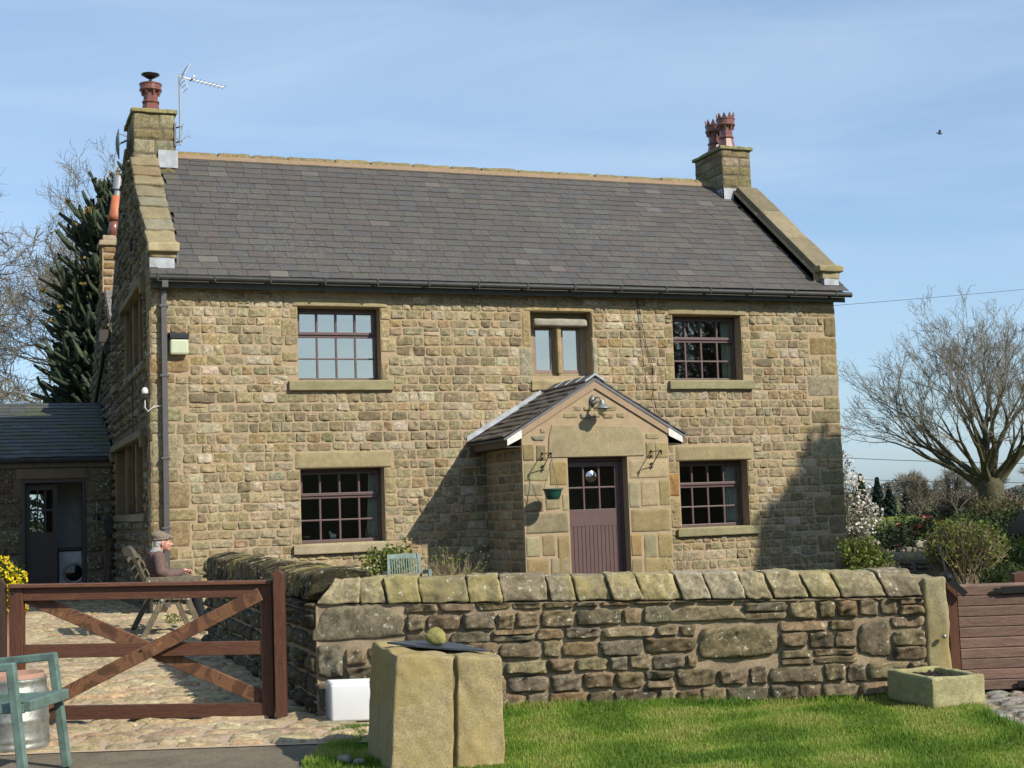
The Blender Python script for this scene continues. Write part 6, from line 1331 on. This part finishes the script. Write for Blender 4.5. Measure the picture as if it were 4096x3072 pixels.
# side ropes
idx = np.repeat(np.arange(B), 8); m_ = len(idx); i0 = g.integers(2, 7, m_); ps = P[idx, i0]; tg = unit(P[idx, i0+1]-P[idx, i0]); sd = unit(np.cross(tg, [0, 0, 1]))*g.choice([-1, 1], m_)[:, None]; ll = (L0[idx]*g.uniform(.09, .22, m_)+.08)
s2 = np.linspace(0, 1, 7)[None, :, None]; P2 = ps[:, None]+(tg*.75+sd*.8)[:, None]*ll[:, None, None]*s2+np.array([0, 0, 1])*(s2**2.5)*(ll*.75)[:, None, None]
R2 = np.broadcast_to(np.array([.03, .045, .052, .054, .054, .048, .028]), (m_, 7))
V1, Q1 = tubes_np(P, Rr, 7); V2, Q2 = tubes_np(P2, R2, 6)
c1_ = np.repeat(g.uniform(.6, 1.3, B), n*7)[:, None]*np.array([.030, .050, .024]); c2_ = np.repeat(g.uniform(.7, 1.7, m_), 7*6)[:, None]*np.array([.038, .062, .024])
V = np.concatenate([V1, V2]); V += g.normal(0, .016, V.shape)
mesh_np('branches', V, np.concatenate([Q1, Q2+len(V1)]), M['monkey'], mk, np.concatenate([c1_, c2_]), True)
kp = g.random(0)
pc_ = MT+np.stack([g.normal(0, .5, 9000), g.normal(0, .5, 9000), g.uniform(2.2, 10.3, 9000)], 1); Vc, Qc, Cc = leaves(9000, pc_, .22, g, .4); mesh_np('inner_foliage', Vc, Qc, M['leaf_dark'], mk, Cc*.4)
tips = np.concatenate([P[:, -1][(P[:, -1, 2] > 7.0)], P2[:, -1][(P2[:, -1, 2] > 7.4)]]); tips = tips[g.random(len(tips)) < np.clip((tips[:, 2]-6.8)/9, .03, .28)]
pts = (tips[:, None]+g.normal(0, .055, (len(tips), 9, 3))*[1, 1, .6]).reshape(-1, 3); V, Q, C = leaves(len(pts), pts, .10, g, .9); mesh_np('cones', V, Q, leafmat('golden_cones', (.16, .12, .03), (.30, .22, .06), .1), mk, C)

# shrubs seen over the garden wall
def ell(r, d, z, a, b=None, c=None): p = PD(r, d, z); return (p[0], p[1], p[2], a, b or a, c or a)
bush('leafy_shrub', 'bright green leafy shrub against the house left of the green chair', 'shrub', PD(-1.95, 20.3, 0), [ell(-2.0, 20.3, .50, .34, .34, .45), ell(-1.75, 20.2, .62, .30, .3, .38), ell(-2.3, 20.3, .35, .25)], 2600, .065, 'leaf_lime', 320, 40)
bush('twiggy_shrub', 'bare twiggy shrub with a few green leaves right of the green chair', 'shrub', PD(-.95, 19.9, 0), [ell(-.95, 19.9, .50, .52, .4, .38), ell(-1.1, 19.9, .65, .22, .2, .3)], 420, .045, 'leaf_lime', 321, 260, 'twig_pale', sr=.007)
bush('dry_grass', 'tuft of dry reddish grass in front of the wall right of the porch', 'grass tuft', PD(2.4, 20.8, 0), [ell(2.4, 20.8, .45, .40, .3, .38)], 60, .03, 'leaf_olive', 322, 70, 'twig_pale', sr=.006)
bush('corner_shrub', 'lime-green box-like shrub with pale stems beside the right corner of the house', 'shrub', PD(6.15, 25, -.3), [ell(6.2, 25, .22, .42, .42, .50), ell(6.0, 25, .42, .36, .3, .30), ell(6.45, 25, .10, .30)], 2600, .075, 'leaf_lime', 323, 320, 'twig_pale', sr=.009, shell=.35)
bush('dome_shrub', 'wide rounded shrub of pale bare stems tipped with green leaves behind the boarded gate', 'shrub', PD(6.9, 22, -.2), [ell(6.95, 22, .62, .60, .5, .44), ell(6.6, 22, .62, .34, .3, .30), ell(7.35, 22, .60, .34, .3, .30)], 2900, .06, 'leaf_lime', 324, 1100, 'twig_pale', sr=.012, shell=.5)
bush('cut_stems', 'small clump of cut brown stems just behind the garden wall', 'shrub', PD(4.75, 18.0, -.05), [ell(4.75, 18, .48, .14, .1, .16)], 10, .03, 'leaf_olive', 325, 70, 'twig_pale', sr=.011)
bush('low_plant', 'low fresh green plant just behind the coping near the right end of the wall', 'plant', PD(4.0, 17.0, .1), [ell(4.0, 17, .52, .18, .12, .08)], 260, .05, 'leaf_lime', 326, 8)
bush('garlic_clump', 'clump of long green leaves under the dome-shaped shrub', 'plant', PD(6.1, 17.5, -.1), [ell(6.05, 17.5, .40, .38, .3, .14)], 900, .11, 'leaf_mid', 327, 0, aspect=.16)
bush('magnolia', 'magnolia covered in white blossom at the right corner of the house', 'tree', PD(7.35, 32, -.3), [ell(7.4, 32, 1.25, .75, .7, .85), ell(7.2, 32, 2.15, .45, .4, .5), ell(7.9, 32, .95, .40, .4, .35)], 900, .07, 'leaf_olive', 328, 160, 'twig_grey', sr=.014, extra=[('blossom', 'petal_white', 1500, .075, None)])
bush('camellia', 'dark shrub with red flowers between the magnolia and the hedge', 'shrub', PD(8.5, 30, -.3), [ell(8.5, 30, .35, .75, .6, .55), ell(8.9, 30, .62, .45, .4, .38), ell(7.9, 29.5, .3, .55, .5, .5)], 5200, .07, 'leaf_dark', 329, 20, extra=[('flowers', 'petal_red', 130, .085, [ell(8.6, 30, .40, .60, .5, .5)])])
bush('dark_hedge', 'rounded dark evergreen hedge behind the dome-shaped shrub', 'hedge', PD(10.0, 32, -.3), [ell(8.9, 33, .15, .8, .8, .60), ell(9.8, 32, .05, .9, .8, .65), ell(10.7, 32, .1, .9, .8, .68), ell(11.6, 32.5, .15, .8, .8, .7)], 9000, .07, 'leaf_dark', 330)
bush('olive_hedge', 'olive green garden hedge behind the camellia and below the big leafless tree', 'hedge', PD(12.0, 40, -.3), [ell(10.2, 40, .0, 1.0, .8, .8), ell(11.3, 40, .15, 1.0, .8, .70), ell(12.6, 40, .2, 1.1, .8, .72), ell(14.2, 40, .1, 1.0, .8, .7)], 9000, .09, 'leaf_mid', 331)
bush('lime_shrub', 'bright lime shrub at the right edge beside the shed roof', 'shrub', PD(9.6, 25.5, -.3), [ell(8.7, 25.5, .36, .5, .4, .30), ell(9.3, 25.5, .30, .5, .4, .34), ell(9.75, 25.3, .0, .5, .4, .4)], 2600, .08, 'leaf_lime', 332, 60)
bush('ivy_hedge', 'dark green ivy hedge behind the lime shrub at the right edge', 'hedge', PD(13.6, 38, -.3), [ell(13.4, 38, .1, 1.4, .8, .75), ell(15.3, 38, .3, 1.3, .8, .85), ell(16.8, 38, .4, 1.2, .8, .9)], 9000, .10, 'leaf_dark', 333, extra=[('young_leaves', 'leaf_mid', 2500, .10, None)])
g = np.random.default_rng(340)
for k, (r_, h_, w_, lab) in enumerate(((27.0, 3.05, 1.1, 'dark conifer, leftmost and tallest of the far group'), (28.3, 2.75, .9, 'dark conifer second from the left in the far group'), (29.2, 2.0, .8, 'dark conifer, shortest of the far group'), (30.9, 2.9, 1.35, 'broad dark conifer standing apart right of the far group'), (33.6, 1.75, .8, 'small dark conifer top showing through brown scrub'))):
    t = thing('conifer', lab, 'tree', PD(r_, 110, -.4), 'far conifers'); n = 3000; u = g.random(n)**.75; a = g.uniform(0, 6.283, n); rad_ = w_*(1-u)*(.75+.25*np.sin(a*5+u*25))*g.uniform(.6, 1, n)+.05; H = h_+.4
    c_ = PD(r_, 110, -.4); pts = c_+np.stack([np.cos(a)*rad_, np.sin(a)*rad_, u*H-.1*rad_], 1); V, Q, C = leaves(n, pts, .24, g, .5); mesh_np('crown', V, Q, M['leaf_conifer'], t, C); mb = MB(); mb.tube([c_, c_+V3(0, 0, H*.9)], [.12, .03], 6); mb.build('trunk', M['twig_grey'], t)
SCB = [(28.5, 95, 1.0, 2.6, 'leaf_brown'), (31.5, 95, 1.1, 2.4, 'leaf_brown'), (20.5, 60, .85, 1.6, 'leaf_olive'), (17.5, 52, .7, 1.2, 'leaf_olive')]
for k, (r_, d_, z_, w_, mt) in enumerate(SCB):
    bush('scrub', ['russet winter scrub in front of the far conifers', 'russet winter scrub right of the far conifers', 'yellowish scrub left of the big leafless tree trunk', 'yellowish scrub behind the magnolia'][k], 'scrub', PD(r_, d_, -.4), [ell(r_, d_, z_*.5, w_, w_*.6, z_*.9), ell(r_+w_*.5, d_, z_*.4, w_*.7, w_*.6, z_*.8)], 5000, .16 if d_ > 80 else .12, mt, 350+k, 120, 'twig_grey', sr=.02, group='winter scrub')
for k, (r_, d_, h_) in enumerate(((27.5, 88, 2.3), (31.0, 92, 2.6), (34.5, 90, 2.4), (24.0, 84, 2.0), (30.5, 78, 2.3), (33.5, 80, 2.8))):
    fan_tree('bare_tree', 'small leafless tree on the skyline, %s' % ('left of the big trunk', 'behind the big trunk', 'at the far right edge', 'nearest the conifers', 'just right of the big trunk', 'tallest one at the right edge')[k], 'tree', PD(r_, d_, -.4), .8, .07, stems_(7, .05, .9, 10+k), lambda a: h_*1.15, 360+k, levels=6, ratio=.84, split=(.15, .45), up=.06, jit=.12, twigs=4, minr=.011, kids=2.1, mat='twig_grey', group='skyline trees')
# far tree belt all round the horizon
g = np.random.default_rng(370); n = 200000; az = g.uniform(-.9, 1.2, n); d_ = g.uniform(230, 330, n); top = 2.6+1.1*np.sin(az*23)+.7*np.sin(az*61+1)+.5*np.sin(az*140); z = g.random(n)**.7*top-1
pts = CAM+np.stack([np.sin(az+.3)*d_, np.cos(az+.3)*d_, 0*d_], 1); pts[:, 2] = z; V, Q, C = leaves(n, pts, .5, g, .5); o = mesh_np('far_woodland', V, Q, leafmat('far_winter_wood', (.06, .06, .045), (.13, .12, .09), .1), None, C); tag(o, 'distant belt of winter woodland along the horizon', 'woodland', kind='stuff')
# little evergreen sprig above the outbuilding ridge
bush('evergreen_shrub', 'small evergreen top peeping over the outbuilding ridge at the left edge', 'shrub', PD(-16.6, 44, 0), [ell(-16.2, 44, 3.6, .5, .4, .7), ell(-16.9, 44, 3.5, .4, .4, .6), ell(-16.5, 44, 2.2, 1.0, .8, 1.6)], 2600, .11, 'leaf_olive', 380, 30)
# planting added to stand for the greenery reflected in the utility door panes
bush('pane_greenery', 'green planting added behind the rear opening to brighten the utility door panes', 'shrub', (-1.4, 14.3, -.3), [(-1.4, 14.3, 1.1, 1.3, .6, 1.1), (-2.2, 14.6, 1.6, .9, .6, .7)], 3000, .12, 'leaf_lime', 381)
# yellow flowers behind the fence panel
fp = thing('flower_pot', 'tall pot of yellow wallflowers behind the dark fence panel at the left edge', 'potted plant', PD(-4.12, 11.1, 0)); g = np.random.default_rng(382)
mb = MB(); mb.lathe([(.16, 0), (.2, .5), (.23, .78), (.25, .79), (.25, .84), (.22, .84), (.001, .8)], PD(-4.12, 11.1, 0), 24); mb.build('pot', M['terracotta3'], fp, smooth=True)
B_ = [ell(-4.12, 11.1, .98, .25, .25, .20), ell(-4.03, 11.0, .92, .19, .18, .17)]; p_ = cloud_pts(1500, B_, g, .3, .15, 1); V, Q, C = leaves(1500, p_, .045, g); mesh_np('leaves', V, Q, M['leaf_mid'], fp, C)
p_ = cloud_pts(2400, B_, g, .92, .15, 2); V, Q, C = leaves(2400, p_, .024, g, 1); mesh_np('flowers', V, Q, M['petal_yellow'], fp, C)
# weeds
for k, (x_, y_) in enumerate(((-.05, -3.0), (.42, -2.55))): bush('weed_tuft', ['green weed tuft at the foot of the left gable corner', 'green weed tuft growing in the cobbles under the bench'][k], 'weed', (x_, y_, 0), [(x_, y_, .06, .14, .12, .09)], 220, .05, 'leaf_lime', 385+k, aspect=.3)

# ================================================================== BACKGROUND WALLS, SHED, WIRES
lw_ = thing('boundary_wall', 'low dark wall with a rounded top behind the shrubs on the right', 'wall', PD(9.2, 27, -.3)); mb = MB(); P = [PD(6.4, 27, -.5), PD(12.5, 27, -.5), PD(12.5, 27, .06), PD(6.4, 27, .22)]; mb.prism(P, FW*.35); mb.build('wall', M['mortar_dark'], lw_)
rc_ = coursed(6.1, .62, (.08, .14), (.15, .35), [], 390, gap=.02); stone_mesh('stone_courses', rc_, pal(len(rc_), *GAB, 391), (PD(6.4, 27, -.45), RT, (0, 0, 1), -FW), M['dark_stone'], lw_, res=7, bulge=.03, seed=392, clampw=lambda u: .66-.026*u)
mb = MB(); mb.tube([PD(6.4, 27.15, .24), PD(12.5, 27.15, .08)], .13, 14); mb.cur = (1, 1, 1); o = mb.build('rounded_coping', M['cope_stone'], lw_, smooth=True)
a_ = o.data.color_attributes['Col']; a_.data.foreach_set('color', np.tile([.30, .26, .18, 1], len(o.data.vertices)).astype(np.float32))
lw2 = thing('rubble_wall', 'short stretch of rubble wall with upright coping stones beyond the rounded wall', 'wall', PD(8.6, 30.5, -.3)); rb = RB(); rb.add(rock((6.9, 0, -.3), (10.6, .3, .20), .03, fr=(PD(0, 29.2, 0), RT, FW, (0, 0, 1)), amp=.01, n=12), (.16, .145, .11)); rb.build('wall', M['dark_stone'], lw2); rb = RB(); g = np.random.default_rng(393); u = 6.9
while u < 10.6: w = g.uniform(.1, .2); rb.add(rock((u, -.02, .19), (u+w-.01, .32, .33+g.normal(0, .012)), .03, fr=(PD(0, 29.2, 0), RT, FW, (0, 0, 1)), amp=.01, n=6), np.array((.2, .18, .14))*g.uniform(.8, 1.2)); u += w
rb.build('coping', M['dark_stone'], lw2)
for k, (r_, s_) in enumerate(((7.35, .17), (8.35, .14))): rb = RB().add(rock((r_-s_, 0, .29), (r_+s_, .3, .30+s_*1.3), s_*.6, fr=(PD(0, 29.15, 0), RT, FW, (0, 0, 1)), amp=.012, n=10, seed=k), (.34, .31, .24)); tag(rb.build('boulder', M['cope_stone'], None), ['larger pale boulder sitting on the rubble wall', 'smaller pale boulder sitting on the rubble wall'][k], 'boulder')
sh_ = thing('shed', 'low shed with a grey tiled roof cut off by the right edge', 'shed', PD(12.2, 30, -.3)); mb = MB(); mb.box((0, 0, 0), (1, 1, 1)); mb.v = [tuple(PD(11.35+p[0]*2.2, 30.3+p[1]*1.5, -.3+p[2]*.85)) for p in mb.v]; mb.build('wall', M['soffit'], sh_)
sl_ = unit(V3(*(RT*.0+FW*.8))+V3(0, 0, .62)); roof_slates('roof', PD(11.02, 30.0, .52), RT, sl_, np.cross(RT, sl_), 3, .95, .16, .25, M['slate'], sh_, 395, [(.16, .15, .13), (.13, .125, .11)], thick=.02)
mb = MB(); mb.prism([PD(11.04, 30.05, .48), PD(11.04, 30.75, 1.03), PD(11.04, 31.8, .48)], RT*3); mb.build('roof_body', M['soffit'], sh_)
def wire(p, q, sag, r, name, label):
    p, q = np.array(p), np.array(q); s = np.linspace(0, 1, 24)[:, None]; P = p+(q-p)*s-np.array([0, 0, 1])*4*sag*s*(1-s); mb = MB(); mb.tube(P, r, 5); tag(mb.build(name, M['black_iron'], None), label, 'cable')
wire((13.14, .02, 5.20), (34.6, 3.1, 7.75), .10, .0042, 'overhead_wire', 'thin black wire running from the right end of the house across the sky')
wire(PD(16.5, 75, 3.55), PD(60, 75, 3.0), .8, .016, 'overhead_wire', 'upper of two faint wires crossing behind the big leafless tree'); wire(PD(16.5, 75, 1.9+.5), PD(60, 75, 1.75), .6, .016, 'overhead_wire', 'lower of two faint wires crossing behind the big leafless tree')
mb = MB(); bp = PD(19.05, 60, 17.05); mb.ball(bp, (.13, .05, .05), 10, 6); mb.add([bp+V3(.05, 0, 0), bp+V3(-.06, 0, 0), bp+V3(-.12, .02, .10)+FW*.22, bp+V3(.0, .02, .11)+FW*.2], [(0, 1, 2, 3)]); mb.add([bp+V3(.05, 0, 0), bp+V3(-.06, 0, 0), bp+V3(-.12, .0, .09)-FW*.22, bp+V3(.0, .0, .10)-FW*.2], [(3, 2, 1, 0)]); mb.add([bp+V3(-.1, 0, 0), bp+V3(-.2, .04, 0), bp+V3(-.2, -.04, 0)], [(0, 1, 2)]); mb.prism([bp+V3(.12, -.01, 0), bp+V3(.12, .01, 0), bp+V3(.16, 0, 0)], (0, 0, .01)); tag(mb.build('bird', M['black_iron'], None), 'tiny dark bird flying high on the right', 'bird')

# ================================================================== BEHIND THE CAMERA (barn and tree invented for pane reflections; evergreen casts the right corner's shade)
bush('evergreen_tree', 'tall evergreen beyond the right edge that shades the right corner of the house', 'tree', (20.6, -12, -.3), [(20.7, -12.0, 10.2, 1.95, 1.9, 2.6), (20.6, -12, 6.5, 2.3, 2.2, 3.2), (20.7, -12, 3, 2.2, 2.2, 3)], 60000, .34, 'leaf_dark', 400, 30, sr=.1, shell=.25, lump=.12)
bn2 = thing('barn', 'unseen barn behind the viewer, enlarged to darken the lower window reflections', 'barn', (9, -41, 0)); mb = MB(); mb.box((-6, -46, -.3), (50, -40, 3.9)); mb.build('wall', M['mortar_dark'], bn2); mb = MB(); mb.prism([(-6.2, -39.7, 3.85), (-6.2, -46.3, 3.85), (-6.2, -43, 5.6)], (56.4, 0, 0)); mb.build('roof', plain('barn_slate', (.05, .05, .055), .95, spec=.05), bn2)  # barn stretched and raised so the lower panes mirror something dark
bare_tree((33, -37, -.3), 'large leafless tree behind the viewer mirrored in the right-hand windows', (3.0, .55, (0, 0)), (14, (8, 12), (.1, 1.2)), [(8, (.3, .8), (.42, .62), .2, .05), (7, (.3, .9), (.42, .62), .22, .04), (5, (.3, .9), (.45, .65), .25, .02), (3, (.3, .9), (.5, .7), .3, 0)], 402, minr=.03)

# ------------------------------------------------------------------ one calibration of all base colours to the exposure set at the top
DIM = .74
for m_ in bpy.data.materials:
    if not m_.use_nodes: continue
    t = m_.node_tree
    for n in list(t.nodes):
        if n.type in ('BSDF_PRINCIPLED', 'BSDF_TRANSLUCENT'):
            i = n.inputs['Base Color' if n.type == 'BSDF_PRINCIPLED' else 'Color']
            if i.is_linked:
                src = i.links[0].from_socket; x = t.nodes.new('ShaderNodeMix'); x.data_type = 'RGBA'; x.blend_type = 'MULTIPLY'; x.inputs[0].default_value = 1
                x.inputs[7].default_value = (DIM, DIM, DIM, 1); t.links.new(src, x.inputs[6]); t.links.new(x.outputs[2], i)
            else: c = i.default_value; i.default_value = (c[0]*DIM, c[1]*DIM, c[2]*DIM, 1)
